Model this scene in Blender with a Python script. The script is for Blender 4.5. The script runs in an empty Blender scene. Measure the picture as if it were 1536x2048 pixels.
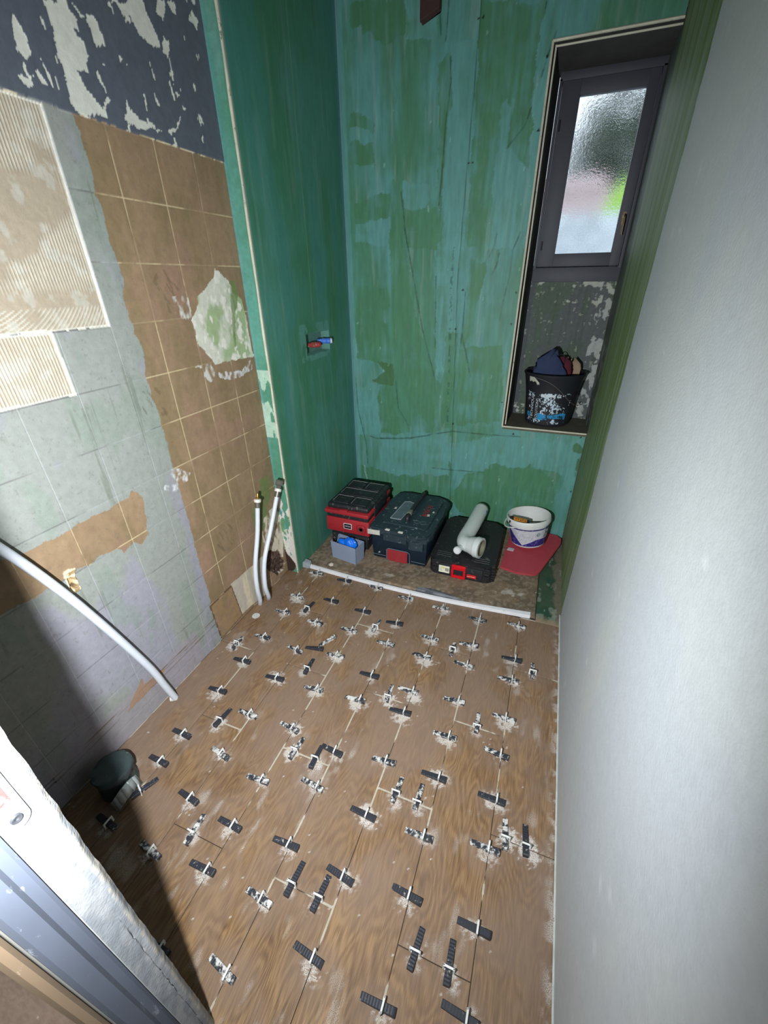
import bpy, bmesh, math, random
import numpy as np
from mathutils import Vector, Matrix
random.seed(7)
S = bpy.context.scene
COL = S.collection
PI = math.pi

# ---------------------------------------------------------------- camera
def cam_axes(p, y, r):
    cy, sy = math.cos(y), math.sin(y); cp, sp = math.cos(p), math.sin(p); cr, sr = math.cos(r), math.sin(r)
    f = Vector((-sy*cp, cy*cp, -sp)); rt = Vector((cy, sy, 0)); up = rt.cross(f)
    return cr*rt + sr*up, -sr*rt + cr*up, f
cd = bpy.data.cameras.new('camera'); cam = bpy.data.objects.new('camera', cd); COL.objects.link(cam)
r_, u_, f_ = cam_axes(.5124, .3718, -.0141)
m = Matrix((r_, u_, -f_)).transposed().to_4x4(); m.translation = Vector((0, 0, 1.6))
cam.matrix_world = m
cd.sensor_fit = 'VERTICAL'; cd.sensor_height = 24; cd.lens = 24*826.79/2048
cd.clip_start = .01; cd.clip_end = 200
S.camera = cam
# ---------------------------------------------------------------- world (daylight outside the window)
w = bpy.data.worlds.new('sky'); S.world = w; w.use_nodes = True
bgn = w.node_tree.nodes['Background']; bgn.inputs[0].default_value = (.78, .88, 1, 1); bgn.inputs[1].default_value = 1.9
# ---------------------------------------------------------------- the work lamp held beside the camera
ld = bpy.data.lights.new('torch', 'SPOT'); lamp = bpy.data.objects.new('torch_light', ld); COL.objects.link(lamp)
lamp.location = (-.26, -.015, 1.36)
az, el = math.radians(27), math.radians(-23)
dv = Vector((-math.sin(az)*math.cos(el), math.cos(az)*math.cos(el), math.sin(el)))
lamp.rotation_euler = dv.to_track_quat('-Z', 'Y').to_euler()
ld.energy = 200; ld.color = (.94, .98, 1.0); ld.spot_size = math.radians(168); ld.spot_blend = 1; ld.shadow_soft_size = .012
# weak fill lamp added beside the camera to brighten the near right wall
l2 = bpy.data.lights.new('side', 'POINT'); side = bpy.data.objects.new('side_fill_light', l2); COL.objects.link(side)
side.location = (.06, -.10, 1.22); l2.energy = .55; l2.color = (.94, .98, 1.0); l2.shadow_soft_size = .02
# unseen fill lamp added to brighten the hallway floor and right wall edge
hd = bpy.data.lights.new('hall_fill', 'AREA'); hall_fill = bpy.data.objects.new('hall_fill_light', hd); COL.objects.link(hall_fill)
hall_fill.location = (-1.0, -.24, 1.9); hd.size = .12; hd.energy = 13; hall_fill.rotation_euler = (0, .5, 0); hd.color = (1, .97, .92)
# ---------------------------------------------------------------- view
S.view_settings.view_transform = 'Standard'; S.view_settings.look = 'None'
S.view_settings.gamma = 1; S.view_settings.use_curve_mapping = False
S.view_settings.exposure = 0.0
# ---- measured outlines (metres on each surface)
D={'plaster':[[(0.886,2.016),(0.944,2.01),(1.042,2.009),(1.04,1.806),(1.04,1.478),(0.856,1.481),(0.723,1.485),(0.658,1.487)],[(0.658,1.486),(0.856,1.48),(0.859,1.303),(0.648,1.305),(0.581,1.307)]],'peel':[[(1.128,2.221),(1.129,2.187),(1.133,2.154),(1.127,2.098),(1.125,2.05),(1.122,2.024),(1.137,2.01),(1.163,2.01),(1.173,2.02),(1.206,2.02),(1.232,2.023),(1.239,2.045),(1.222,2.038),(1.215,2.051),(1.202,2.058),(1.193,2.072),(1.187,2.086),(1.172,2.107),(1.189,2.106),(1.199,2.111),(1.211,2.12),(1.22,2.152),(1.222,2.178),(1.199,2.183),(1.196,2.195),(1.215,2.201),(1.22,2.216),(1.207,2.224),(1.197,2.223),(1.195,2.245)],[(1.033,2.161),(1.043,2.153),(1.052,2.146),(1.052,2.131),(1.047,2.118),(1.055,2.108),(1.049,2.098),(1.032,2.088),(1.013,2.095),(1.019,2.11),(1.019,2.125)],[(1.018,2.082),(1.025,2.079),(1.025,2.061),(1.038,2.058),(1.025,2.051),(1.015,2.058)],[(0.992,2.043),(0.999,2.052),(1.027,2.055),(1.027,2.042),(1.034,2.037),(1.01,2.036)],[(1.048,2.068),(1.058,2.076),(1.063,2.067),(1.068,2.052),(1.055,2.042),(1.052,2.053)],[(1.255,2.248),(1.263,2.238),(1.28,2.238),(1.291,2.219),(1.29,2.199),(1.291,2.182),(1.277,2.192),(1.254,2.184),(1.249,2.205),(1.252,2.221),(1.248,2.229)],[(1.212,2.243),(1.228,2.242),(1.244,2.233),(1.227,2.232)],[(1.234,2.054),(1.255,2.068),(1.262,2.059),(1.238,2.046)],[(1.347,2.301),(1.397,2.29),(1.43,2.295),(1.418,2.272),(1.449,2.255),(1.487,2.245),(1.513,2.268),(1.509,2.287),(1.49,2.312),(1.482,2.328),(1.476,2.349)],[(1.539,2.372),(1.521,2.342),(1.546,2.331),(1.565,2.354),(1.572,2.384)],[(1.581,2.387),(1.597,2.369),(1.609,2.359),(1.618,2.385),(1.598,2.394)],[(1.672,2.379),(1.71,2.364),(1.722,2.388),(1.697,2.405)],[(1.386,2.279),(1.408,2.27),(1.41,2.284),(1.393,2.296)],[(1.532,2.29),(1.552,2.292),(1.541,2.251),(1.54,2.225),(1.54,2.168),(1.534,2.206),(1.537,2.25),(1.517,2.256)],[(1.322,2.087),(1.33,2.067),(1.349,2.055),(1.403,2.047),(1.446,2.041),(1.398,2.033),(1.354,2.03),(1.332,2.016),(1.322,2.027),(1.297,2.038)],[(1.541,2.16),(1.559,2.151),(1.524,2.119),(1.546,2.138)],[(1.471,2.046),(1.511,2.069),(1.555,2.103),(1.518,2.066),(1.484,2.037)],[(1.697,2.43),(1.718,2.417),(1.731,2.443)],[(1.253,2.153),(1.269,2.151),(1.264,2.144)],[(1.334,2.187),(1.337,2.171),(1.343,2.179)],[(1.355,2.179),(1.355,2.161),(1.357,2.175)],[(1.444,2.143),(1.455,2.102),(1.443,2.099)],[(1.569,2.144),(1.581,2.128),(1.571,2.126)]],'brown':[[(1.124,2.013),(1.126,1.942),(1.134,1.882),(1.123,1.833),(1.132,1.793),(1.127,1.691),(1.138,1.656),(1.137,1.609),(1.112,1.552),(1.12,1.484),(1.134,1.395),(1.116,1.302),(1.123,1.202),(1.129,1.121),(1.122,0.962),(1.125,0.772),(1.121,0.609),(1.12,0.442),(1.119,0.283),(1.111,0.196),(1.115,0.069),(1.127,-0.003),(1.513,-0.035),(2.146,-0.108),(2.569,2.208),(1.735,2.048),(1.388,2.019)],[(0.538,0.919),(0.577,0.921),(0.627,0.919),(0.676,0.919),(0.72,0.924),(0.774,0.92),(0.859,0.925),(0.911,0.927),(0.926,0.942),(0.937,0.937),(0.956,0.9),(0.949,0.845),(0.933,0.778),(0.936,0.756),(0.89,0.732),(0.87,0.76),(0.824,0.743),(0.797,0.771),(0.738,0.781),(0.697,0.771),(0.656,0.781),(0.582,0.772),(0.527,0.774),(0.348,0.789),(0.417,0.948),(0.505,0.925)]],'wplas':[[(1.581,1.646),(1.618,1.62),(1.651,1.602),(1.663,1.56),(1.721,1.529),(1.737,1.294),(1.745,1.282),(1.577,1.296),(1.471,1.288),(1.451,1.321),(1.401,1.384),(1.393,1.474),(1.447,1.527),(1.447,1.549),(1.497,1.577),(1.566,1.62)],[(1.328,1.555),(1.356,1.558),(1.401,1.546),(1.395,1.481),(1.318,1.482)],[(1.347,1.301),(1.445,1.3),(1.459,1.25),(1.422,1.226),(1.395,1.257),(1.398,1.29)]],'smear':[[(1.107,0.953),(1.148,0.941),(1.195,0.9),(1.179,0.873),(1.137,0.87),(1.106,0.856),(1.056,0.885),(1.065,0.902),(1.105,0.89),(1.102,0.918)],[(1.462,1.259),(1.638,1.238),(1.723,1.279),(1.71,1.231),(1.576,1.206),(1.478,1.236)]],'outlet':[[(0.612,0.799),(0.632,0.798),(0.649,0.791),(0.643,0.757),(0.643,0.738),(0.642,0.71),(0.62,0.708),(0.611,0.715),(0.611,0.754),(0.615,0.774),(0.611,0.781)]],'outhole':[[(0.618,0.772),(0.64,0.76),(0.635,0.726),(0.614,0.728)]],'beige':[[(1.264,0.251),(1.457,0.245),(1.536,0.249),(1.517,-0.014),(1.38,0.017),(1.292,0.025),(1.28,0.154)]],'gstain':[[(1.626,0.677),(1.619,0.62),(1.547,0.574),(1.513,0.531),(1.515,0.403),(1.476,0.26),(1.536,0.249),(1.563,0.289),(1.581,0.391),(1.706,0.461),(1.731,0.594),(1.716,0.698),(1.695,0.677)],[(1.651,1.602),(1.692,1.606),(1.698,1.54),(1.653,1.47),(1.625,1.347),(1.579,1.332),(1.569,1.379),(1.63,1.447)]],'plas2':[[(1.607,0.458),(1.676,0.476),(1.727,0.477),(1.759,0.317),(1.7,0.03),(1.636,0.037),(1.63,0.155),(1.643,0.208),(1.559,0.274),(1.568,0.371)]],'hole':[[(1.552,0.249),(1.616,0.237),(1.65,0.203),(1.685,0.199),(1.724,0.091),(1.711,0.035),(1.657,0.048),(1.65,0.02),(1.61,0.075),(1.533,0.174)]],'tilepiece':[[(1.109,0.236),(1.265,0.241),(1.291,0.02),(1.123,0.011)]],'greens':[[(-0.979,2.071),(-0.94,2.08),(-0.92,2.02),(-0.898,1.883),(-0.884,1.746),(-0.989,1.75),(-0.989,1.874)],[(-0.548,2.673),(-0.27,2.63),(-0.288,2.467),(-0.286,2.379),(-0.263,2.236),(-0.261,2.141),(-0.261,2.058),(-0.338,2.143),(-0.374,2.172),(-0.371,2.295),(-0.397,2.345),(-0.426,2.277),(-0.417,2.15),(-0.43,2.027),(-0.441,1.873),(-0.455,1.733),(-0.534,1.736),(-0.541,1.937),(-0.547,2.161),(-0.548,2.314)],[(-1.215,2.264),(-1.08,2.235),(-1.066,2.148),(-1.222,2.149)],[(-1.209,2.373),(-1.116,2.353),(-1.07,2.316),(-1.079,2.273),(-1.133,2.306),(-1.213,2.314)],[(-1.206,1.975),(-1.061,2.017),(-0.98,2.018),(-0.98,1.912),(-1.064,1.891),(-1.209,1.917)],[(-0.907,1.934),(-0.711,1.929),(-0.701,1.741),(-0.872,1.746)],[(-0.735,2.503),(-0.676,2.518),(-0.661,2.346),(-0.684,2.226),(-0.682,2.073),(-0.701,1.741),(-0.733,1.742),(-0.718,2.064),(-0.713,2.228)],[(-1.186,2.771),(-0.903,2.727),(-0.908,2.604),(-1.013,2.6),(-1.098,2.644),(-1.191,2.681)],[(-1.217,1.556),(-1.005,1.555),(-0.99,1.441),(-1.139,1.426),(-1.007,1.358),(-0.949,0.984),(-1.078,1.126),(-1.23,1.127)],[(-1.064,0.968),(-0.993,0.981),(-0.902,0.648),(-1.061,0.631),(-1.083,0.892)],[(-0.981,1.87),(-0.9,1.867),(-0.873,1.564),(-0.773,1.296),(-0.692,1.081),(-0.672,0.677),(-0.949,0.987),(-0.982,1.499)],[(-0.619,1.314),(-0.552,1.329),(-0.554,0.936),(-0.622,0.7),(-0.62,1.085)],[(-0.518,1.693),(-0.416,1.679),(-0.434,1.53),(-0.468,1.371),(-0.5,1.235),(-0.533,1.268),(-0.515,1.499)],[(-0.538,1.233),(-0.485,1.235),(-0.276,1.243),(-0.248,0.959),(-0.25,0.788),(-0.524,0.735),(-0.542,1.089)],[(-0.235,0.478),(-0.015,0.527),(0.154,0.444),(0.179,0.301),(0.173,0.064),(-0.284,-0.032),(-0.525,0.178),(-0.432,0.393)],[(-1.334,0.215),(-1.241,0.356),(-0.759,0.304),(-0.602,0.206),(-0.674,0.109),(-1.251,0.14)]],'olive':[[(-1.126,0.997),(-1.064,0.976),(-0.971,0.972),(-0.958,1.007),(-0.966,1.108),(-1.078,1.126),(-1.027,1.058)],[(0.223,0.654),(0.223,0.695),(0.242,0.71),(0.265,0.681),(0.281,0.655),(0.256,0.642)],[(0.262,0.61),(0.285,0.581),(0.281,0.52),(0.257,0.537)],[(-0.846,1.746),(-0.745,1.743),(-0.761,1.623),(-0.836,1.655)]],'teals':[[(-0.679,2.555),(-0.564,2.548),(-0.556,2.363),(-0.551,2.134),(-0.555,1.938),(-0.553,1.736),(-0.67,1.74),(-0.681,2.062),(-0.664,2.346)],[(-0.899,2.727),(-0.752,2.704),(-0.746,2.6),(-0.771,2.567),(-0.894,2.593)],[(-0.432,2.272),(-0.418,2.31),(-0.391,2.345),(-0.361,2.313),(-0.366,2.256),(-0.378,2.197),(-0.43,2.197)],[(-0.43,2.14),(-0.351,2.144),(-0.327,2.063),(-0.288,1.923),(-0.281,1.728),(-0.426,1.733),(-0.419,1.931)],[(-0.908,2.055),(-0.754,2.038),(-0.751,1.973),(-0.788,1.933),(-0.907,1.94)],[(-1.202,1.884),(-0.988,1.906),(-0.989,1.789),(-1.066,1.778),(-1.206,1.804)],[(-0.275,2.457),(-0.217,2.458),(-0.207,2.23),(-0.218,2.028),(-0.211,1.726),(-0.239,1.727),(-0.235,1.976),(-0.263,2.236)],[(-1.239,0.948),(-1.1,0.974),(-1.061,0.631),(-1.187,0.589),(-1.245,0.611)],[(-0.717,1.745),(-0.643,1.799),(-0.575,1.797),(-0.583,1.335),(-0.618,1.3),(-0.639,1.008),(-0.678,1.044),(-0.694,1.298)],[(-1.071,0.616),(-0.655,0.679),(-0.556,0.724),(-0.55,0.376),(-1.077,0.297)],[(-0.261,0.704),(0.194,0.706),(0.207,0.488),(-0.012,0.509),(-0.237,0.496),(-0.5,0.344),(-0.588,0.596)],[(0.275,0.757),(0.271,0.463),(0.273,0.065),(0.208,0.051),(0.198,0.451),(0.191,0.722)]],'lines':[[(-0.698,2.696),(-0.702,2.611),(-0.705,2.567)],[(-0.737,2.659),(-0.729,2.589)],[(-0.679,2.51),(-0.67,2.424),(-0.687,2.278),(-0.696,2.063),(-0.705,1.947)],[(-0.92,2.02),(-0.898,1.87),(-0.882,1.779)],[(-0.269,2.626),(-0.271,2.606)],[(-0.213,2.529),(-0.239,2.452),(-0.252,2.393)],[(-0.279,2.295),(-0.3,2.23),(-0.372,2.156)],[(-0.903,1.867),(-0.86,1.689),(-0.773,1.317),(-0.71,1.125),(-0.681,1.036)],[(-0.379,1.806),(-0.386,1.757),(-0.409,1.701)],[(-0.359,1.717),(-0.365,1.66),(-0.383,1.62)],[(-0.528,1.303),(-0.498,1.214),(-0.455,1.064)],[(-0.26,1.806),(-0.287,1.731),(-0.289,1.607),(-0.307,1.487),(-0.315,1.387)],[(-1.071,0.592),(-0.839,0.614),(-0.689,0.662),(-0.538,0.7),(-0.294,0.701),(-0.102,0.71)],[(-0.669,0.414),(-0.553,0.416),(-0.305,0.43)],[(-0.525,1.531),(-0.526,1.37),(-0.53,1.234)],[(-1.148,0.598),(-1.09,0.586),(-0.92,0.605),(-0.698,0.652)],[(-1.245,1.014),(-1.237,0.793),(-1.18,0.523),(-1.175,0.377)],[(-0.949,1.003),(-0.931,0.824),(-0.858,0.71)],[(-0.703,1.612),(-0.694,1.367),(-0.691,1.228)]],'screws':[(-0.559,2.618),(-0.536,2.619),(-0.556,2.112),(-0.536,2.112),(-0.54,1.541),(-0.566,1.334),(-0.543,0.75),(-0.147,0.723),(0.249,0.744),(0.264,0.379),(-0.235,2.206),(-0.241,1.528),(-0.246,1.368),(-0.243,0.918),(-0.237,2.457)],'joint':[(-0.55,2.673),(-0.563,2.105),(-0.576,1.592),(-0.525,0.178)],'rseam':[(2.215,2.609),(2.207,2.22),(2.213,1.737),(2.206,1.409),(2.219,1.141),(2.23,0.741),(2.259,0.318)],'valve':[(2.117,1.347),(2.379,1.342),(2.38,1.233),(2.116,1.234)],'wpeel':[[(0.042,1.591),(0.087,1.588),(0.085,1.573),(0.05,1.578)],[(0.098,1.578),(0.144,1.58),(0.206,1.566),(0.217,1.543),(0.155,1.551),(0.104,1.562)],[(0.227,1.571),(0.257,1.555),(0.267,1.514),(0.243,1.524)],[(-0.144,1.575),(-0.122,1.583),(-0.119,1.569),(-0.139,1.563)],[(0.025,1.476),(0.088,1.473),(0.084,1.466),(0.038,1.467)],[(0.17,1.484),(0.199,1.476),(0.216,1.501),(0.225,1.471),(0.194,1.449),(0.175,1.46)],[(-0.189,1.581),(-0.175,1.583),(-0.173,1.572),(-0.185,1.572)],[(0.214,1.433),(0.227,1.422),(0.226,1.406)],[(0.042,1.562),(0.06,1.557),(0.06,1.53)]],'cross':{0:[1.45,0.743],1:[1.099,0.389],2:[1.458,0.745],3:[1.101,0.394],4:[1.466,0.752],5:[1.11,0.397],6:[1.466,0.753],7:[1.12]},'L':{0:[1.736,1.502,1.376,1.176,1.014,0.848,0.696,0.494,0.323],1:[1.709,1.522,1.389,1.186,1.016,0.85,0.654,0.496,0.268],2:[1.731,1.495,1.372,1.164,1.055,0.839,0.646,0.466,0.281],3:[1.744,1.534,1.386,1.181,1.043,0.803,0.666,0.48,0.334,0.175],4:[1.77,1.558,1.403,1.228,1.026,0.827,0.615,0.459,0.333,0.148],5:[1.765,1.574,1.389,1.19,1.015,0.819,0.64,0.475,0.307,0.18],6:[1.773,1.539,1.402,1.207,1.046,0.87,0.653,0.537,0.317]},'C':{0:[(0.159,1.45),(0.117,0.743),(0.181,0.743)],1:[(-0.036,1.099),(-0.08,0.389),(0.013,0.389)],2:[(-0.217,1.458),(-0.261,0.745),(-0.182,0.745)],3:[(-0.423,1.101),(-0.471,0.394),(-0.38,0.394)],4:[(-0.63,1.466),(-0.68,0.752),(-0.59,0.752)],5:[(-0.831,1.11),(-0.851,0.397)],6:[(-1.039,1.466),(-1.041,0.753)],7:[(-1.245,1.12)]},'trowel':[(-0.089,2.192),(0.01,2.169),(0.108,2.184),(0.158,2.239),(0.298,2.637),(0.285,2.747),(0.181,2.767),(-0.005,2.685)],'mortar':[(-0.502,1.855),(-0.429,1.867),(-0.314,1.85),(-0.23,1.824),(-0.254,1.795),(-0.361,1.795),(-0.486,1.802),(-0.527,1.811)],'disc':[(-1.29,1.328)]}
# ---------------------------------------------------------------- room measures
XL, XR, XC, Y1, YB, YW, ZC = -1.3401, .2742, -1.2654, 1.7441, 2.688, 3.0, 2.95
PX0, PW = .0726, .2016
YT = 1.81      # where the tiled planks end

def lin(c):
    return tuple(((v/255)/12.92 if v/255 <= .04045 else ((v/255+.055)/1.055)**2.4) for v in c)

# ---------------------------------------------------------------- numpy noise
def vnoise(x, y, seed=0):
    rng = np.random.RandomState(seed); T = rng.rand(256, 256).astype(np.float32)
    xi = np.floor(x).astype(int); yi = np.floor(y).astype(int); fx = x-xi; fy = y-yi
    fx = fx*fx*(3-2*fx); fy = fy*fy*(3-2*fy)
    a = T[xi & 255, yi & 255]; b = T[(xi+1) & 255, yi & 255]; c = T[xi & 255, (yi+1) & 255]; d = T[(xi+1) & 255, (yi+1) & 255]
    return (a*(1-fx)+b*fx)*(1-fy)+(c*(1-fx)+d*fx)*fy
def fbm(x, y, seed=0, o=4):
    s = 0; a = .5; n = 0
    for i in range(o):
        s = s+a*vnoise(x*2**i+13.7*i, y*2**i+7.1*i, seed+i); n += a; a *= .5
    return s/n
def sst(a, b, x):
    t = np.clip((x-a)/(b-a), 0, 1); return t*t*(3-2*t)
def inpoly(x, y, P):
    P = np.array(P); m = np.zeros(x.shape, bool)
    bb = (x >= P[:, 0].min()) & (x <= P[:, 0].max()) & (y >= P[:, 1].min()) & (y <= P[:, 1].max())
    if not bb.any(): return m
    px, py = x[bb], y[bb]; r = np.zeros(px.shape, bool); n = len(P)
    for i in range(n):
        x1, y1 = P[i]; x2, y2 = P[(i+1) % n]
        if y1 == y2: continue
        r ^= ((y1 > py) != (y2 > py)) & (px < (x2-x1)*(py-y1)/(y2-y1)+x1)
    m[bb] = r; return m
def segd(x, y, P):
    d = np.full(x.shape, 9.0)
    for (x1, y1), (x2, y2) in zip(P[:-1], P[1:]):
        L = (x2-x1)**2+(y2-y1)**2+1e-9
        t = np.clip(((x-x1)*(x2-x1)+(y-y1)*(y2-y1))/L, 0, 1)
        d = np.minimum(d, np.hypot(x-x1-t*(x2-x1), y-y1-t*(y2-y1)))
    return d
def mix(c, m, rgb):
    m = np.clip(m, 0, 1)[..., None]; return c*(1-m)+np.array(rgb)*m

# ---------------------------------------------------------------- materials
MATS = {}
def newmat(name):
    mt = bpy.data.materials.new(name); mt.use_nodes = True; nt = mt.node_tree
    return mt, nt, nt.nodes['Principled BSDF']
def N(nt, t, **k):
    n = nt.nodes.new(t)
    for a, b in k.items(): setattr(n, a, b)
    return n
def plain(name, rgb, rough=.5, metal=0, noise=.12, scale=30, bump=0, dirt=None, dirt_amt=.45, dirt_scale=9, spec=.5, stretch=(1, 1, 1), trans=0):
    """paint or plastic with a little mottling and optional dust or plaster specks"""
    if name in MATS: return MATS[name]
    mt, nt, b = newmat(name); L = nt.links
    tc = N(nt, 'ShaderNodeTexCoord'); mp = N(nt, 'ShaderNodeMapping'); mp.inputs['Scale'].default_value = stretch
    oi = N(nt, 'ShaderNodeObjectInfo'); ad = N(nt, 'ShaderNodeVectorMath', operation='MULTIPLY_ADD')
    L.new(tc.outputs['Object'], mp.inputs[0])
    cb = N(nt, 'ShaderNodeCombineXYZ'); 
    for i in range(3): L.new(oi.outputs['Random'], cb.inputs[i])
    L.new(cb.outputs[0], ad.inputs[0]); ad.inputs[1].default_value = (17, 23, 31); L.new(mp.outputs[0], ad.inputs[2])
    nz = N(nt, 'ShaderNodeTexNoise'); nz.inputs['Scale'].default_value = scale; nz.inputs['Detail'].default_value = 5
    L.new(ad.outputs[0], nz.inputs['Vector'])
    base = lin(rgb)
    mx = N(nt, 'ShaderNodeMix', data_type='RGBA')
    mx.inputs[6].default_value = (*[v*(1-noise) for v in base], 1); mx.inputs[7].default_value = (*[min(1, v*(1+noise)) for v in base], 1)
    L.new(nz.outputs['Fac'], mx.inputs[0]); out = mx.outputs[2]
    if dirt:
        n2 = N(nt, 'ShaderNodeTexNoise'); n2.inputs['Scale'].default_value = dirt_scale*6; n2.inputs['Detail'].default_value = 8; n2.inputs['Roughness'].default_value = .7
        L.new(ad.outputs[0], n2.inputs['Vector'])
        mr = N(nt, 'ShaderNodeMapRange'); mr.inputs[1].default_value = 1-dirt_amt; mr.inputs[2].default_value = 1-dirt_amt+.08; L.new(n2.outputs['Fac'], mr.inputs[0])
        m2 = N(nt, 'ShaderNodeMix', data_type='RGBA'); L.new(mr.outputs[0], m2.inputs[0]); L.new(out, m2.inputs[6]); m2.inputs[7].default_value = (*lin(dirt), 1); out = m2.outputs[2]
    L.new(out, b.inputs['Base Color'])
    b.inputs['Roughness'].default_value = rough; b.inputs['Metallic'].default_value = metal; b.inputs['Specular IOR Level'].default_value = spec
    if trans: b.inputs['Transmission Weight'].default_value = trans
    if bump:
        bp = N(nt, 'ShaderNodeBump'); bp.inputs['Strength'].default_value = bump; bp.inputs['Distance'].default_value = .002
        L.new(nz.outputs['Fac'], bp.inputs['Height']); L.new(bp.outputs[0], b.inputs['Normal'])
    MATS[name] = mt; return mt
def painted(name, rough=.7, bump=.35, bscale=260, fine=.14, stretch=(1, 1, 1), spec=.4):
    """a wall whose paint, stains and patches are held in the Col layer, with grain added by nodes"""
    if name in MATS: return MATS[name]
    mt, nt, b = newmat(name); L = nt.links
    at = N(nt, 'ShaderNodeAttribute', attribute_name='Col'); tc = N(nt, 'ShaderNodeTexCoord')
    mp = N(nt, 'ShaderNodeMapping'); mp.inputs['Scale'].default_value = stretch; L.new(tc.outputs['Object'], mp.inputs[0])
    n1 = N(nt, 'ShaderNodeTexNoise'); n1.inputs['Scale'].default_value = 45; n1.inputs['Detail'].default_value = 6; n1.inputs['Roughness'].default_value = .65; L.new(mp.outputs[0], n1.inputs['Vector'])
    mr = N(nt, 'ShaderNodeMapRange'); mr.inputs[1].default_value = .3; mr.inputs[2].default_value = .7; mr.inputs[3].default_value = 1-fine; mr.inputs[4].default_value = 1+fine
    L.new(n1.outputs['Fac'], mr.inputs[0])
    vm = N(nt, 'ShaderNodeVectorMath', operation='SCALE'); L.new(at.outputs['Color'], vm.inputs[0]); L.new(mr.outputs[0], vm.inputs['Scale'])
    L.new(vm.outputs[0], b.inputs['Base Color'])
    n2 = N(nt, 'ShaderNodeTexNoise'); n2.inputs['Scale'].default_value = bscale; n2.inputs['Detail'].default_value = 3; L.new(tc.outputs['Object'], n2.inputs['Vector'])
    bp = N(nt, 'ShaderNodeBump'); bp.inputs['Strength'].default_value = bump; bp.inputs['Distance'].default_value = .0015
    L.new(n2.outputs['Fac'], bp.inputs['Height']); L.new(bp.outputs[0], b.inputs['Normal'])
    b.inputs['Roughness'].default_value = rough; b.inputs['Specular IOR Level'].default_value = spec
    MATS[name] = mt; return mt

# ---------------------------------------------------------------- mesh helpers
def link(name, me, mat=None, parent=None):
    o = bpy.data.objects.new(name, me); COL.objects.link(o)
    if mat is not None: me.materials.append(mat)
    if parent: o.parent = parent
    return o
def smooth(me, ang=40):
    for p in me.polygons: p.use_smooth = True
    try: me.set_sharp_from_angle(angle=math.radians(ang))
    except Exception: pass
def obj(name, bm, mat, parent=None, sm=40):
    me = bpy.data.meshes.new(name); bmesh.ops.recalc_face_normals(bm, faces=bm.faces); bm.to_mesh(me); bm.free()
    if sm: smooth(me, sm)
    return link(name, me, mat, parent)
def struct(o): o['kind'] = 'structure'; return o
def tag(o, label, cat, group=None):
    o['label'] = label; o['category'] = cat
    if group: o['group'] = group
    return o
def thing(name, label, cat, loc=(0, 0, 0), rot=(0, 0, 0), group=None):
    o = bpy.data.objects.new(name, None); COL.objects.link(o); o.empty_display_size = .02
    o.location = loc; o.rotation_euler = rot
    return tag(o, label, cat, group)
def box(bm, x0, x1, y0, y1, z0, z1, bev=0, seg=2, M=None, taper=0):
    r = bmesh.ops.create_cube(bm, size=1); vs = r['verts']
    for v in vs:
        tx = taper if v.co.z < 0 else 0
        v.co = Vector(((x0+x1)/2+v.co.x*((x1-x0)-2*tx), (y0+y1)/2+v.co.y*((y1-y0)-2*tx), (z0+z1)/2+v.co.z*(z1-z0)))
    if bev:
        es = list({e for v in vs for e in v.link_edges})
        g = bmesh.ops.bevel(bm, geom=es, offset=bev, segments=seg, affect='EDGES', profile=.5)
        vs = list({v for f in g['faces'] for v in f.verts} | {v for v in vs if v.is_valid})
    if M is not None:
        bmesh.ops.transform(bm, matrix=M, verts=[v for v in vs if v.is_valid])
    return bm
def lathe(bm, prof, n=40, M=None, close=True):
    rings = []
    for r, z in prof:
        rings.append([bm.verts.new((r*math.cos(2*PI*i/n), r*math.sin(2*PI*i/n), z)) for i in range(n)] if r > 1e-6 else [bm.verts.new((0, 0, z))])
    for a, b in zip(rings[:-1], rings[1:]):
        for i in range(n):
            j = (i+1) % n
            if len(a) == 1 and len(b) == 1: continue
            if len(a) == 1: bm.faces.new((a[0], b[i], b[j]))
            elif len(b) == 1: bm.faces.new((a[i], b[0], a[j]))
            else: bm.faces.new((a[i], b[i], b[j], a[j]))
    if M is not None: bmesh.ops.transform(bm, matrix=M, verts=[v for r in rings for v in r])
    return bm
def smoothpath(pts, k=8):
    P = [Vector(p) for p in pts]; out = []
    for i in range(len(P)-1):
        a = P[max(i-1, 0)]; b = P[i]; c = P[i+1]; d = P[min(i+2, len(P)-1)]
        for j in range(k):
            t = j/k
            out.append(.5*((2*b)+(c-a)*t+(2*a-5*b+4*c-d)*t*t+(3*b-a-3*c+d)*t**3))
    out.append(P[-1]); return out
def tube(bm, pts, r, n=14, caps=True):
    P = [Vector(p) for p in pts]; rings = []; up = Vector((.13, .21, .97))
    for i, p in enumerate(P):
        t = (P[min(i+1, len(P)-1)]-P[max(i-1, 0)]).normalized()
        if i == 0:
            s = t.cross(up); s = s.normalized() if s.length > 1e-3 else Vector((1, 0, 0))
        else: s = (s-t*s.dot(t)).normalized()
        q = t.cross(s); rr = r[i] if isinstance(r, (list, tuple)) else r
        rings.append([bm.verts.new(p+(s*math.cos(2*PI*k/n)+q*math.sin(2*PI*k/n))*rr) for k in range(n)])
    for a, b in zip(rings[:-1], rings[1:]):
        for i in range(n): bm.faces.new((a[i], b[i], b[(i+1) % n], a[(i+1) % n]))
    if caps: bm.faces.new(rings[0]); bm.faces.new(rings[-1][::-1])
    return bm
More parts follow.
